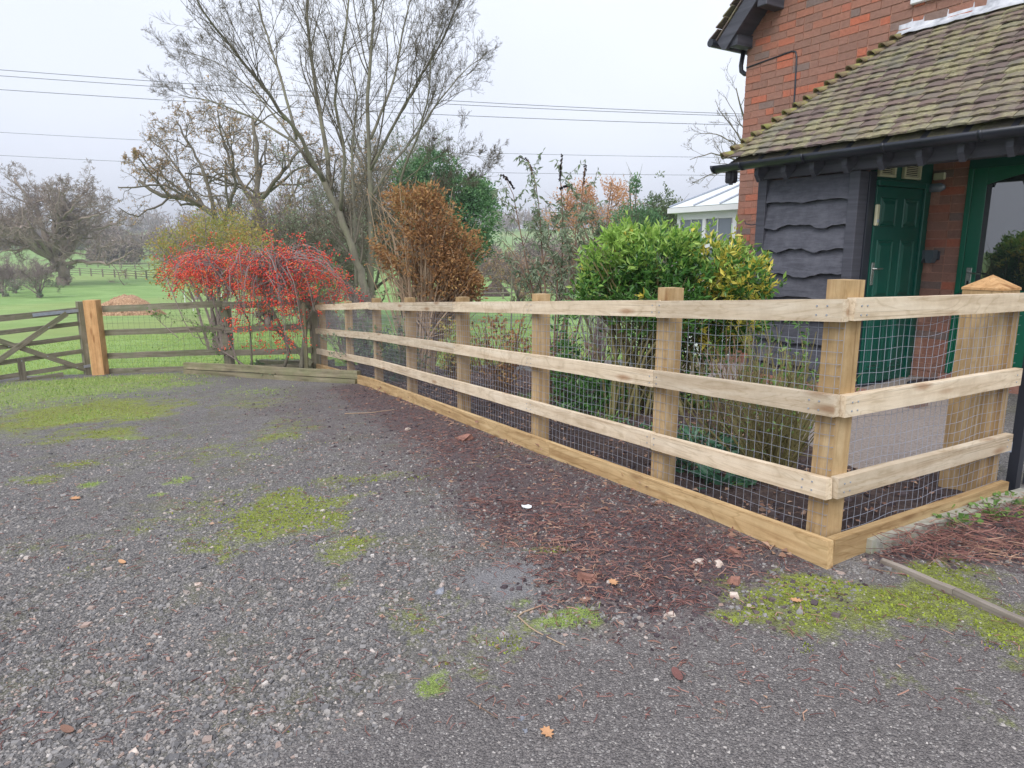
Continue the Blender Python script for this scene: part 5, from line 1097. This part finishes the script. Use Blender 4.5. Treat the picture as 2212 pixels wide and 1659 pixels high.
yel = (np.abs(np.repeat(C_[:, 0], K)-at(1590, 600, Yg)[0]) < .34) & (np.repeat(rng.uniform(size=len(C_)) < .36, K)); yel = yel | np.repeat(rng.uniform(size=len(C_)) < .05, K); kind = np.where(yel, 2, kind)
for kk, mn, nm, lab in ((0, 'leaf_laurel', 'leaves', None), (1, 'leaf_lime', 'tip_leaves', 'bright lime young leaves'), (2, 'leaf_yellow', 'variegated_leaves', 'yellow variegated leaves')):
    s_ = kind == kk; mb = MB(); mb.leaves(pos[s_], dd[s_], rng.uniform(.045, .085, s_.sum()), .36, rng); o = mb.build(nm, M[mn], gs, kind='stuff')
    if lab: o['label'] = lab
P = []
for i in range(60):
    u_ = rng.uniform(1240, 1600); bu_ = rng.uniform(1300, 1520) if i > 16 else rng.uniform(1340, 1400); b_ = at(bu_, 930, Yg+rng.uniform(-.35, .5)); b_[2] = float(tz(b_[0], b_[1]))-.02; e = at(u_, rng.uniform(560, 660), Yg+rng.uniform(-.3, .5)); mid = b_*.55+e*.45; mid[0] = b_[0]*.75+e[0]*.25; P.append(resample([b_, mid+rng.normal(0, .04, 3), e], 9))
P = np.array(P); R = np.tile(np.linspace(.016, .006, 9), (60, 1))*rng.uniform(.5, 1.3, (60, 1)); mb = MB(); mb.tubes(P, R, 6)
st, d_, ln, rd = sprout(P, R, 7, rng, .3, 1, (15, 45), .3, .5); P2_, R2 = grow(st, d_, ln, rd, 4, .12, (0, 0, .4), rng); mb.tubes(P2_, R2, 4); mb.build('stems', M['twig_green'], gs, True)
# low leaves around its foot
q = rng.uniform(size=(1500, 2)); lp = np.array([at(1200+a*540, 660+b_*230, Yg+rng.uniform(-.1, .8)) for a, b_ in q]); lp = lp[lp[:, 2] > tz(lp[:, 0], lp[:, 1])+.03]; kq = fbm(lp[:, 0]*4, lp[:, 2]*4, 5) > .5; lp = lp[kq]
pp = np.repeat(lp, 7, 0)+rng.normal(0, .05, (len(lp)*7, 3)); MB().leaves(pp, rng.normal(size=pp.shape)+[0, -.3, .5], .065, .4, rng).build('leaves', M['leaf_laurel'], gs, kind='stuff')

# stem clump (twiggy shrub near corner)
def clump(name, label, base, n_, H, spread, mat, seed, leaf=None, r=.007, cat='shrub', twig=5, sub='stems'):
    rng = rs(seed); t = thing(name, tuple(base), label, cat); b_ = np.array(base)[None]+rng.normal(0, .07, (n_, 3))*[1, 1, 0]*spread/.4; d = norm(rng.normal(0, spread, (n_, 3))*[1, 1, 0]+[0, 0, 1]); ln = H*rng.uniform(.65, 1.1, n_)
    P, R = grow(b_, d, ln, rng.uniform(.6, 1.3, n_)*r, 7, .07, (0, 0, .1), rng, .45); mb = MB(); mb.tubes(P, R, 5)
    st, d_, l2, rd = sprout(P, R, twig, rng, .3, 1, (15, 50), .25, .6); P2_, R2 = grow(st, d_, l2, rd, 3, .12, (0, 0, .25), rng); mb.tubes(P2_, np.maximum(R2, .0012), 3); mb.build(sub, M[mat], t)
    if leaf:
        nl, L, lm_, *rr_ = leaf; i = rng.randint(0, len(P2_), nl); p_ = P2_[i, rng.randint(1, 4, nl)]; MB().leaves(p_, rng.normal(size=(nl, 3)), rng.uniform(.6, 1.2, nl)*L, .5, rng).build('leaves', M[lm_], t, kind='stuff')
    return t
def ggp(u, v): p_ = gpn(u, v); return p_
def gb(u, Y): return gpos(u, Y, .03)
clump('twiggy_shrub', 'dense clump of olive brown stems inside the fence near its corner', gb(1690, 3.85), 80, .78, .34, 'twig_green', 141, (240, .03, 'leaf_small'), .0065)
clump('twiggy_shrub', 'second thinner clump of brown stems left of the corner post', gb(1620, 4.3), 40, .7, .4, 'twig_green', 142, (160, .03, 'leaf_small'), .006)
clump('rose_bush', 'small pruned rose with red shoots and a few leaves by the corner post', gb(1745, 4.5), 16, .95, .25, 'twig_green', 143, (170, .05, 'leaf_small'), .007)
clump('rose_bush', 'sparse shrub of dry brown stems before the black boarded shed', gb(1600, 5.2), 22, .8, .35, 'twig_brown', 144, (60, .04, 'leaf_small'), .006)
clump('withered_shrub', 'withered brown and yellow leaved shrub behind the third fence bay', gb(1080, 7.0), 40, .95, .3, 'twig_brown', 145, (900, .05, 'leaf_rust'), .006)
clump('withered_shrub', 'yellowing leafy shrub under the rusty brown shrub', gb(985, 8.0), 40, .8, .35, 'twig_brown', 146, (1100, .05, 'leaf_hedge'), .006)
clump('withered_shrub', 'dark withered perennials behind the second fence bay', gb(870, 9.0), 40, .8, .35, 'bark_dark', 147, (700, .05, 'leaf_holly'), .006)
clump('withered_shrub', 'brown dry stalks between the buddleia and the green shrub', gb(1215, 6.9), 60, .7, .35, 'twig_brown', 148, (500, .05, 'leaf_dry'), .006)
clump('bare_shrub', 'mauve twiggy shrub at the base of the buddleia', gb(1290, 8.5), 50, 1.3, .25, 'twig_mauve', 149, (250, .05, 'leaf_grey'), .007)
clump('dark_shrub', 'dark tangled shrub behind the first bay beyond the bend', gb(780, 10.4), 60, .8, .4, 'twig_mauve', 150, (1300, .05, 'leaf_grey'), .007)
clump('dark_shrub', 'small dark perennial behind the fence bend', gb(835, 9.8), 40, .6, .4, 'bark_dark', 151, (500, .05, 'leaf_blue'), .006)
bs_ = gpos(1105, 24); make_tree('sapling', 'slender bare sapling on the lawn left of the buddleia', 'tree', bs_, [([bs_, bs_+[0, 0, 1.6], bs_+[.05, 0, 3.4]], .035, .01)], [dict(k=12, lr=.3, ang=(30, 60), n=4, wig=.15, trop=(0, 0, .3)), dict(k=5, lr=.5, n=3)], 'bark_grey', 152, rmin=.005)
def rosette(name, label, base, n_, L, mat, seed, R_=.2, H=.1, w=.35, cat='plant'):
    rng = rs(seed); a = rng.uniform(0, 2*PI, n_); r = R_*np.sqrt(rng.uniform(0, 1, n_)); p_ = np.array(base)[None]+np.stack([np.cos(a)*r, np.sin(a)*r, rng.uniform(.2, 1, n_)*H], -1)
    d = np.stack([np.cos(a), np.sin(a), rng.uniform(-.1, .9, n_)], -1)+rng.normal(0, .4, (n_, 3)); t = thing(name, tuple(base), label, cat); MB().leaves(p_, d, rng.uniform(.6, 1.2, n_)*L, w, rng).build('leaves', M[mat], t, kind='stuff')
    c_ = np.array(base); idx = rng.randint(0, n_, min(n_, 40)); P = np.stack([np.stack([c_+rng.normal(0, .01, 3), (c_+p_[i])/2, p_[i]]) for i in idx]); MB().tubes(P, np.full(P.shape[:2], .0018), 3).build('stems', M['leaf_small'], t); return t
rosette('hellebore', 'bluish green hellebore clump behind the mesh left of the corner', gb(1525, 4.15), 330, .085, 'leaf_blue', 161, .24, .2)
rosette('hellebore', 'broad leaved green plant low behind the mesh near the corner', gb(1590, 3.8), 40, .11, 'leaf_blue', 162, .14, .06, .5)
for i, (u, Y, lab) in enumerate([(1385, 5.2, 'small green weed under the glossy shrub'), (1300, 5.6, 'low green plant between the fourth and fifth posts'), (1245, 6.2, 'leafy weed left of the glossy shrub stems'), (1130, 6.9, 'green weed below the withered shrub'), (830, 9.3, 'pale green foliage plant by the fence bend'), (1470, 5.0, 'fresh green seedling patch right of the wide post')]):
    rosette('weed', lab, gb(u, Y), 90, .05, 'leaf_small' if i % 2 else 'leaf_blue', 170+i, .22, .08)
for i, (u, v, lab) in enumerate([(605, 816, 'green nettle patch before the edging boards'), (660, 790, 'green nettles behind the edging boards'), (580, 792, 'leafy weeds behind the left of the edging boards')]):
    rosette('nettle_patch', lab, ggp(u, v), 110, .07, 'leaf_grey', 180+i, .28, .1, .5)
for i, (u, v, lab) in enumerate([(2055, 1150, 'green ivy sprig on the stem pile by the concrete kerb'), (2140, 1135, 'small green leaves in the dead stem pile'), (2180, 1110, 'green leaves at the right end of the stem pile')]):
    rosette('ivy_sprig', lab, ggp(u, v)+[0, 0, .05], 34, .035, 'leaf_small', 190+i, .1, .05, .9)

# ------------------------------------------------------------------ paddock fences, heap, electric posts, wires
def paddock(label, pts, H, nrail, sp, seed, dz=0):
    pts = [gpn(u, v) for u, v in pts]; P = resample(pts, max(2, int(sum(np.linalg.norm(pts[i+1]-pts[i]) for i in range(len(pts)-1))/sp))); t = thing('paddock_fence', tuple(P[0]), label, 'fence')
    P[:, 2] = hills(P[:, 0], P[:, 1])
    for p_ in P: plank('post', (p_[0], p_[1], p_[2]-.2), (p_[0], p_[1], p_[2]+H), .16, .16, M['old_wood'], t, up=(1, 0, 0), bev=0)
    for k in range(nrail):
        h_ = H*(.9-k*.8/nrail); mb = MB(); q = P+[0, -.09, h_]; mb.tubes(q, np.full(len(q), .055), 4); mb.build('rail', M['old_wood'], t)
    return t
paddock('nearer weathered paddock fence crossing the field behind the wood chip heap', [(150, 594), (260, 600), (420, 612)], 1.25, 3, 3.0, 1)
paddock('farther paddock fence right of the field oak', [(165, 575), (260, 580), (420, 586)], 1.3, 3, 3.8, 2)
paddock('field fence glimpsed behind the buddleia stems', [(1020, 648), (1130, 645), (1290, 642)], 1.1, 2, 2.5, 3)
paddock('farthest field fence seen left of the green shrub', [(1030, 605), (1120, 600), (1290, 598)], 1.2, 3, 3.5, 4)
def heap(label, u, v, ru, rv, mat, seed, name='chip_heap', cat='heap'):
    c0 = gpn(u, v); s_ = c0[1]/1488; rx = ru*s_; hz = rv*s_; t = thing(name, tuple(c0), label, cat); rng = rs(seed)
    xs_ = np.linspace(-1, 1, 36); X, Y = np.meshgrid(xs_, xs_); r = np.hypot(X, Y); Z = np.clip(1-r, -.05, 1)**.8*hz*(.8+.5*fbm(X*3+seed, Y*3, 2)); Z = np.where(r >= 1, -.15, Z); i = (np.arange(35)[:, None]*36+np.arange(35)[None]).ravel()
    MB().add(np.stack([X*rx+c0[0], Y*rx*.6+c0[1], Z+c0[2]], -1).reshape(-1, 3), None, np.stack([i, i+1, i+37, i+36], -1)).build('mound', M[mat], t, True)
    a = rng.uniform(0, 2*PI, 900); q = np.sqrt(rng.uniform(0, 1, 900)); zz = (1-q)**.8*hz*.95; p_ = np.stack([np.cos(a)*q*rx+c0[0], np.sin(a)*q*rx*.6+c0[1], zz+c0[2]], -1); MB().blobs(p_, rng.uniform(.05, .14, 900), rng).build('chips', M[mat], t, kind='stuff')
heap('pale orange wood chip heap in the field behind the gate post', 272, 681, 84, 47, 'chips', 1)
heap('dark soil heap in the field seen left of the buddleia', 1070, 640, 32, 36, 'soil', 2, 'soil_heap')
for i, u in enumerate((401, 418, 481)):
    p0 = gpn(u, 668+i*4); t = thing('electric_fence_post', tuple(p0), ['leftmost white plastic fence stake beside the chip heap', 'second white plastic fence stake beside the chip heap', 'white fence stake half hidden by the berry tree'][i], 'stake', 'white electric fence stakes'); mb = MB(); mb.tubes([p0, p0+[0, 0, 1.2]], np.array([.03, .02]), 6); mb.build('shaft', M['white'], t)
for i, (v0, v1, lab) in enumerate(((151, 245, 'topmost of the overhead power cables'), (164, 250, 'second power cable just under the topmost'), (194, 270, 'third and lowest cable of the upper power cable trio'), (287, 342, 'upper of the two lower overhead cables'), (337, 381, 'lowest overhead cable just above the trees'))):
    Yc = 55; a = at(-700, v0-.068*700*1.1, Yc); m_ = at(0, v0, Yc); c_ = at(1000, v0+(v1-v0)*.72, Yc); e = at(1560, v1, Yc); g_ = at(2400, v1+(8 if i < 3 else -2), Yc)
    q = np.array([a, m_, c_, e, g_]); co = np.polyfit(q[:, 0], q[:, 2], 3); xx = np.linspace(a[0], g_[0], 80); P = np.stack([xx, np.full(80, Yc), np.polyval(co, xx)], -1)
    t = MB(); t.tubes(P, np.full(80, .02 if i < 3 else .013), 4); tag(t.build('power_cable', M['cable']), lab, 'cable', 'overhead power cables')

# ------------------------------------------------------------------ ground scatter
rng = rs(201)
def garden(x, y):  # inside garden side of new fence
    s1 = (x-CO[0])*n1[0]+(y-CO[1])*n1[1]; s2 = (x-CO[0])*n2[0]+(y-CO[1])*n2[1]; return (s1 < .08) & (s2 < .08)
def inview(x, y, m_=.1):
    w = y*math.cos(PITCH)+(CAMZ-0)*math.sin(PITCH); return np.abs(x) < w*(CX/F)+m_
def scat(n_, y0, y1, pw=1.0, x0=-6, x1=4):
    y = y0+(y1-y0)*rng.uniform(0, 1, n_)**pw; w = (y*.98+.29)*.745+.1; x = rng.uniform(-1, 1, n_)*w; k = ~garden(x, y); return x[k], y[k]
fa = {k: f for k, f in FA.items()}
def lim_ok(x, y): return y < FE[1]-.1+(x-FE[0])*(HG[1]-FE[1])/(HG[0]-FE[0])
# gravel: density ~ 1/area at distance
x, y = scat(105000, 1.25, 6.0, 1.7); ta = fa['tarmac'](x, y); so_ = fa['soil'](x, y); mo = fa['moss'](x, y); co_ = fa['concrete'](x, y); r = rng.uniform(size=len(x))
k = (r > np.maximum(ta*1.05, so_*.75)) & (r > mo*.8-.05) & (fbm(x*1.3, y*1.3, 77) > rng.uniform(.12, .48, len(x))) & (r > co_*.8); x, y = x[k], y[k]
sz = np.exp(rng.normal(np.log(.0078), .42, len(x))); sz = np.clip(sz, .004, .028)
MB().blobs(np.stack([x, y, drive_z(x, y)+sz*.1], -1), sz, rng, .55).build('gravel', M['stone'], None, kind='stuff')
x, y = scat(30000, 1.2, 4.5, 1.5); ta = fa['tarmac'](x, y); k = (ta > .55) & (fa['moss'](x, y) < .75); x, y = x[k], y[k]; sz = np.clip(np.exp(rng.normal(np.log(.0058), .35, len(x))), .003, .016)
MB().blobs(np.stack([x, y, drive_z(x, y)-sz*.05], -1), sz, rng, .4).build('tarmac_chippings', M['chip'], None, kind='stuff')
# soil clods and dead stems
x, y = scat(40000, 2.0, 9.5, 1.3); k = (fa['soil'](x, y) > rng.uniform(.2, .9, len(x))); x, y = x[k], y[k]; sz = np.clip(np.exp(rng.normal(np.log(.010), .4, len(x))), .005, .03)
MB().blobs(np.stack([x, y, drive_z(x, y)+sz*.1], -1), sz, rng, .6).build('soil_crumbs', M['clod'], None, kind='stuff')
RED = [(1300, 1200, 230, 100, .95), (1120, 1120, 120, 60, .7), (1420, 1290, 130, 50, .9), (1000, 960, 130, 40, .6), (900, 890, 100, 30, .5)]
def stems(n_, mask, th, Lm, name, mat, lift=.0, y0=1.9, y1=9):
    x, y = scat(n_, y0, y1, 1.2); k = mask(x, y) > th+rng.uniform(0, .35, len(x)); x, y = x[k], y[k]; m_ = len(x); a = rng.uniform(0, 2*PI, m_); L = rng.uniform(.4, 1.6, m_)*Lm
    z0 = drive_z(x, y)+lift*rng.uniform(0, 1, m_); c0 = np.stack([x, y, z0+.004], -1); d = np.stack([np.cos(a), np.sin(a), rng.normal(0, .12, m_)], -1); b_ = np.stack([-np.sin(a), np.cos(a), np.zeros(m_)], -1)*rng.normal(0, .12, (m_, 1))
    P = np.stack([c0-d*L[:, None]/2, c0+b_*L[:, None]+[0, 0, .003], c0+d*L[:, None]/2], 1); P[:, :, 2] = np.maximum(P[:, :, 2], drive_z(P[:, :, 0], P[:, :, 1])+.001)
    MB().tubes(P, np.broadcast_to(rng.uniform(.0008, .0022, (m_, 1)), (m_, 3)), 3).build(name, M[mat], None, kind='stuff')
stems(44000, lambda x, y: blobm(x, y, RED), .3, .036, 'dead_stems', 'debris', .012)
stems(16000, lambda x, y: soft(x, y, SOI, .5)*.9, .4, .045, 'soil_litter', 'debris', .006)
stems(9000, lambda x, y: .3+0*x, .1, .03, 'drive_litter', 'debris', .004, 1.8, 9)
stems(22000, lambda x, y: soft(x, y, SOI2, .15), .35, .1, 'stem_pile', 'debris', .07, 2.2, 5)
# moss tufts & grass tufts
x, y = scat(150000, 1.6, 9, 1.5); mm = fa['moss'](x, y); g_ = fbm(x*9, y*9, 12); k = (mm*1.15+g_-.5 > .62) & (fa['soil'](x, y) < .8); x, y = x[k], y[k]; m_ = len(x)
MB().leaves(np.stack([x, y, drive_z(x, y)-.002], -1), rng.normal(0, .6, (m_, 3))+[0, 0, 1], rng.uniform(.005, .014, m_), .8, rng).build('moss', M['moss'], None, kind='stuff')
def grass(n_, mask, L, name, y0, y1, zf=drive_z, pw=1.2, wmul=1.0, keep=None):
    x, y = scat(n_, y0, y1, pw); k = mask(x, y) > rng.uniform(0, 1, len(x)); x, y = x[k], y[k]
    if keep is not None: q = keep(x, y); x, y = x[q], y[q]
    m_ = len(x); b0 = np.stack([x, y, zf(x, y)-.003], -1); d = norm(rng.normal(0, .45, (m_, 3))+[0, 0, 1]); Ls = (rng.uniform(.5, 1.3, m_)*L)[:, None]; a = rng.uniform(0, PI, m_); s_ = np.stack([np.cos(a), np.sin(a), np.zeros(m_)], -1)*np.maximum(.0014, .00085*y)[:, None]*wmul
    V = np.stack([b0-s_, b0+s_, b0+d*Ls], 1).reshape(-1, 3); MB().add(V, np.arange(m_*3).reshape(-1, 3)).build(name, M['blade'], None, kind='stuff')
grass(60000, lambda x, y: np.clip(blobm(x, y, [g for g in GRS if g[1] < 1000])*1.3-.4+(fbm(x*5, y*5, 4)-.5), 0, 1), .035, 'grass', 7, 11.9, keep=lim_ok)
grass(90000, lambda x, y: np.clip((blobm(x, y, [(1225, 1352, 62, 24, 1), (1120, 1312, 26, 8, .9), (930, 1496, 30, 20, 1.0), (195, 1051, 20, 5, .9), (390, 1041, 22, 5, .9), (335, 1072, 20, 4, .8), (1265,1325,40,10,.9)])-.45)*3*(.4+fbm(x*25, y*25, 4)), 0, 1), .035, 'grass_tufts', 1.6, 6.5)
xg = rng.uniform(-13, 3.2, 90000); yg = 12.0+rng.uniform(0, 1, 90000)**1.5*16; k = yg > FE[1]+(xg-FE[0])*(HG[1]-FE[1])/(HG[0]-FE[0]); xg, yg = xg[k], yg[k]; m_ = len(xg)
b0 = np.stack([xg, yg, hills(xg, yg)-.01], -1); d = norm(rng.normal(0, .5, (m_, 3))+[0, 0, 1]); s_ = np.stack([np.ones(m_), np.zeros(m_), np.zeros(m_)], -1)*.008; V = np.stack([b0-s_, b0+s_, b0+d*rng.uniform(.03, .07, (m_, 1))], 1).reshape(-1, 3); MB().add(V, np.arange(m_*3).reshape(-1, 3)).build('meadow_grass', M['blade'], None, kind='stuff')
# leaf litter along the fence foot, under trees and inside the bed
def litter(pos, L, name, mat='leaf_dry'): m_ = len(pos); MB().leaves(pos, rng.normal(size=(m_, 3))*[1, 1, .25], rng.uniform(.6, 1.3, m_)*L, .6, rng, .3, up=(0, 0, 1.5)).build(name, M[mat], None, kind='stuff')
t = rng.uniform(0, L1, 260)**1; p_ = np.array([P1(a, .07+abs(rng.normal(0, .05)), .012) for a in t]); p_ = p_[fbm(p_[:, 1]*3, p_[:, 0]*0, 3) > .45]; litter(p_, .045, 'leaf_litter')
x, y = scat(5200, 1.8, 11.5, 1.0); k = (fa['soil'](x, y) > rng.uniform(.3, 1.3, len(x))) | ((y > 9.6) & (rng.uniform(size=len(x)) < .3) & (x > -7.5)) | (rng.uniform(size=len(x)) < .02); x, y = x[k], y[k]; litter(np.stack([x, y, drive_z(x, y)+.008], -1), .028, 'leaf_litter')
bx = rng.uniform(-3, 3.2, 7000); by_ = rng.uniform(2.8, 11.5, 7000); k = garden(bx, by_) & (np.abs((bx-CO[0])*n1[0]+(by_-CO[1])*n1[1]) < 1.9); k2 = ~pip(bx, by_, [(1.9, 7.2), tuple(pa), tuple(pb), tuple(g2), (4.2, 2.6), (6.8, 5), (4.2, 8.6), (2.2, 9.4)]); bx, by_ = bx[k][k2[k]], by_[k][k2[k]]; litter(np.stack([bx, by_, bump(bx, by_)+.04], -1), .035, 'leaf_litter')
k = rng.uniform(size=len(bx)) < .5; MB().blobs(np.stack([bx+.03, by_+.02, bump(bx+.03, by_+.02)+.035], -1)[k], rng.uniform(.01, .04, k.sum()), rng).build('soil_crumbs', M['clod'], None, kind='stuff')

# ------------------------------------------------------------------ kerb, wooden edging strip and single things on the ground
k0 = gpn(1868, 1203); k1 = gpn(2190, 1095); kt = thing('concrete_kerb', tuple(k0), 'mossy grey concrete kerb along the foot of the short fence section', 'kerb')
plank('kerb_block', k0+[0, .03, .03], k1+[.1, .04, .03], .1, .085, M['concrete'], kt, n=8, wob=.003, bev=.015)
e0 = gpn(1905, 1222); e1 = gpn(2060, 1290); e2 = gpn(2300, 1398); et = thing('timber_edging', tuple(e0), 'thin weathered timber strip sunk between the two mossy tarmac areas', 'edging')
plank('strip', e0+[0, 0, .005], e1+[0, 0, .012], .05, .03, M['grey_wood'], et, up=(0, 0, 1), n=4, wob=.002); plank('strip', e1+(e2-e1)*.003+[0, 0, .012], e2+[0, 0, .01], .05, .03, M['grey_wood'], et, up=(0, 0, 1), n=4, wob=.002)
def gthing(name, label, cat, u, v, build, dz=.012, group=None):
    p_ = gpn(u, v)+np.array([0, 0, dz]); mb, m_ = build(p_); return tag(mb.build(name, M[m_]), label, cat, group)
def rock(size, m_, seed, flat=.55): return lambda p_: (MB().blobs([p_], [size], rs(seed), flat, .45), m_)
for a in [('stone', 'pale stone at the bottom left of the gravel', 'stone', 290, 1633, rock(.035, 'pale_stone', 1)), ('stone', 'blue grey slate chunk on the gravel left of the concrete patch', 'stone', 950, 1283, rock(.06, 'slate', 2, .4)),
          ('stone', 'cream stone lying furthest left below the fence corner', 'stone', 1510, 1218, rock(.05, 'pale_stone', 3)), ('stone', 'rounded pale stone below the fence corner beside the cream one', 'stone', 1552, 1225, rock(.045, 'pale_stone', 4)),
          ('stone', 'pale flat stone at the edge of the tarmac below the corner', 'stone', 1586, 1293, rock(.042, 'pale_stone', 5)), ('brick_fragment', 'brown brick lump in the dead stems', 'brick fragment', 1270, 1258, rock(.06, 'brickbit', 6, .8)),
          ('brick_fragment', 'rust coloured flat fragment below the fence corner board', 'brick fragment', 1590, 1198, rock(.06, 'brickbit', 7, .35)), ('brick_fragment', 'brick piece on the dark soil by the middle of the fence', 'brick fragment', 1003, 952, rock(.09, 'brickbit', 8, .5)),
          ('stone', 'long flat grey stone on the soil near the fence bend', 'stone', 880, 930, rock(.09, 'pale_stone', 9, .25)), ('stone', 'small white pebble near the lower grass tuft', 'stone', 1125, 1560, rock(.02, 'slate', 10)), ('stone', 'grey pebble left of the bottom oak leaf', 'stone', 1135, 1587, rock(.022, 'slate', 11)),
          ('stone', 'grey pebble among the dead stems near the tarmac edge', 'stone', 1445, 1335, rock(.04, 'pale_stone', 12)), ('stone', 'pinkish pebble at left of the gravel', 'stone', 430, 1270, rock(.03, 'pale_stone', 13)), ('brick_fragment', 'brown lump right of the pale stones below the corner', 'brick fragment', 1585, 1265, rock(.05, 'brickbit', 14, .7))]: gthing(*a)
def flatshape(outline, size, m_, ang=0, cup=.15):
    def f(p_):
        o_ = np.array(outline, float)*size; ca, sa = math.cos(ang), math.sin(ang); xy = np.stack([o_[:, 0]*ca-o_[:, 1]*sa, o_[:, 0]*sa+o_[:, 1]*ca], -1); zz = cup*np.hypot(o_[:, 0], o_[:, 1])
        top = np.c_[xy, zz]+p_; c0 = p_+[0, 0, 0]; k_ = len(top); v = np.r_[top, [c0], top-[0, 0, .0015], [c0-[0, 0, .0015]]]
        f3 = [(k_, i, (i+1) % k_) for i in range(k_)]+[(2*k_+1, k_+1+(i+1) % k_, k_+1+i) for i in range(k_)]; f4 = [(i, k_+1+i, k_+1+(i+1) % k_, (i+1) % k_) for i in range(k_)]
        return MB().add(v, f3, f4), m_
    return f
OAKL = [(0, -1), (.12, -.55), (.5, -.5), (.3, -.15), (.75, .05), (.4, .3), (.55, .75), (.15, .7), (0, 1), (-.15, .7), (-.55, .75), (-.4, .3), (-.75, .05), (-.3, -.15), (-.5, -.5), (-.12, -.55)]
OVAL = [(math.sin(a)*.42*(1 if abs(a) > 0 else 0), math.cos(a)) for a in np.linspace(0, 2*PI, 13)[:-1]]
IRR = [(0, -1), (.6, -.7), (.9, .1), (.5, .8), (-.1, .7), (-.7, .9), (-.8, .1), (-.4, -.3)]
for a in [('fallen_leaf', 'orange oak leaf on the tarmac at the bottom centre', 'leaf', 1183, 1596, flatshape(OAKL, .028, 'leaf_orange_dry', .4)), ('fallen_leaf', 'pale brown oval leaf on the gravel at the bottom left', 'leaf', 147, 1588, flatshape(OVAL, .03, 'leaf_dry', 1.1)),
          ('fallen_leaf', 'dark brown oval leaf lying on the tarmac right of centre', 'leaf', 1462, 1468, flatshape(OVAL, .036, 'debris', .1, .1)), ('fallen_leaf', 'orange leaf on the moss right of the bottom of the corner', 'leaf', 1720, 1307, flatshape(OAKL, .025, 'leaf_orange_dry', 1.4)),
          ('fallen_leaf', 'orange leaf on the gravel at far left below the grass', 'leaf', 165, 1083, flatshape(OAKL, .04, 'leaf_orange_dry', 1.2)), ('fallen_leaf', 'small orange leaf on left gravel below the mossy band', 'leaf', 265, 1222, flatshape(OVAL, .03, 'leaf_orange_dry', .9)),
          ('fallen_leaf', 'tan oak leaf just above the grass clump', 'leaf', 1265, 1305, flatshape(OAKL, .03, 'leaf_dry', 2)), ('fallen_leaf', 'pinkish dry leaf among the dead stems', 'leaf', 1325, 1268, flatshape(OAKL, .03, 'leaf_orange_dry', .2)),
          ('fallen_leaf', 'brown curled leaf on the stem pile at right', 'leaf', 2140, 1215, flatshape(OAKL, .03, 'leaf_dry', 1)), ('plastic_scrap', 'torn white scrap of plastic on the dark soil', 'litter', 1138, 1104, flatshape(IRR, .033, 'white', .3, .25))]: gthing(*a, dz=.02)
def stick(name, label, pts, r, m_):
    q = [gpn(u, v)+[0, 0, .012+r] for u, v in pts]; P = resample(q, 10); tag(MB().tubes(P, np.linspace(r, r*.6, 10), 5).build(name, M[m_]), label, 'twig')
stick('straw_stem', 'bent straw coloured stem at the left of the grass clump', [(1172, 1315), (1115, 1336), (1150, 1368), (1220, 1403)], .0035, 'twig_pale')
stick('twig', 'long pale twig on the soil near the fence bend', [(745, 897), (800, 895), (852, 888)], .005, 'twig_pale')
stick('twig', 'bent pale twig on the stem pile at right', [(1962, 1197), (1980, 1186), (2060, 1195)], .003, 'twig_pale')
stick('twig', 'short white stick on the mossy tarmac at right', [(2120, 1212), (2132, 1238)], .004, 'white')
stick('twig', 'orange brown twig on the moss beside the timber strip', [(1878, 1235), (1960, 1250)], .003, 'twig_brown')
stick('twig', 'thin dark twig on the tarmac below the lower grass tuft', [(1012, 1520), (1075, 1560)], .002, 'twig_brown')
stick('twig', 'curved twig in the dead stems above the concrete patch', [(1160, 1180), (1230, 1176), (1255, 1165)], .003, 'twig_brown')

# ------------------------------------------------------------------ thin winter haze
hm = bpy.data.materials.new('haze_air'); hm.use_nodes = True; ht_ = hm.node_tree; ht_.nodes.clear(); ho = ht_.nodes.new('ShaderNodeOutputMaterial'); pv = ht_.nodes.new('ShaderNodeVolumePrincipled')
pv.inputs['Color'].default_value = (.86, .88, .93, 1); pv.inputs['Density'].default_value = .0011; pv.inputs['Anisotropy'].default_value = .2; ht_.links.new(pv.outputs[0], ho.inputs['Volume'])
MB().box((-1300, -70, -8), (1300, 1400, 60)).build('haze', hm, None, kind='stuff')
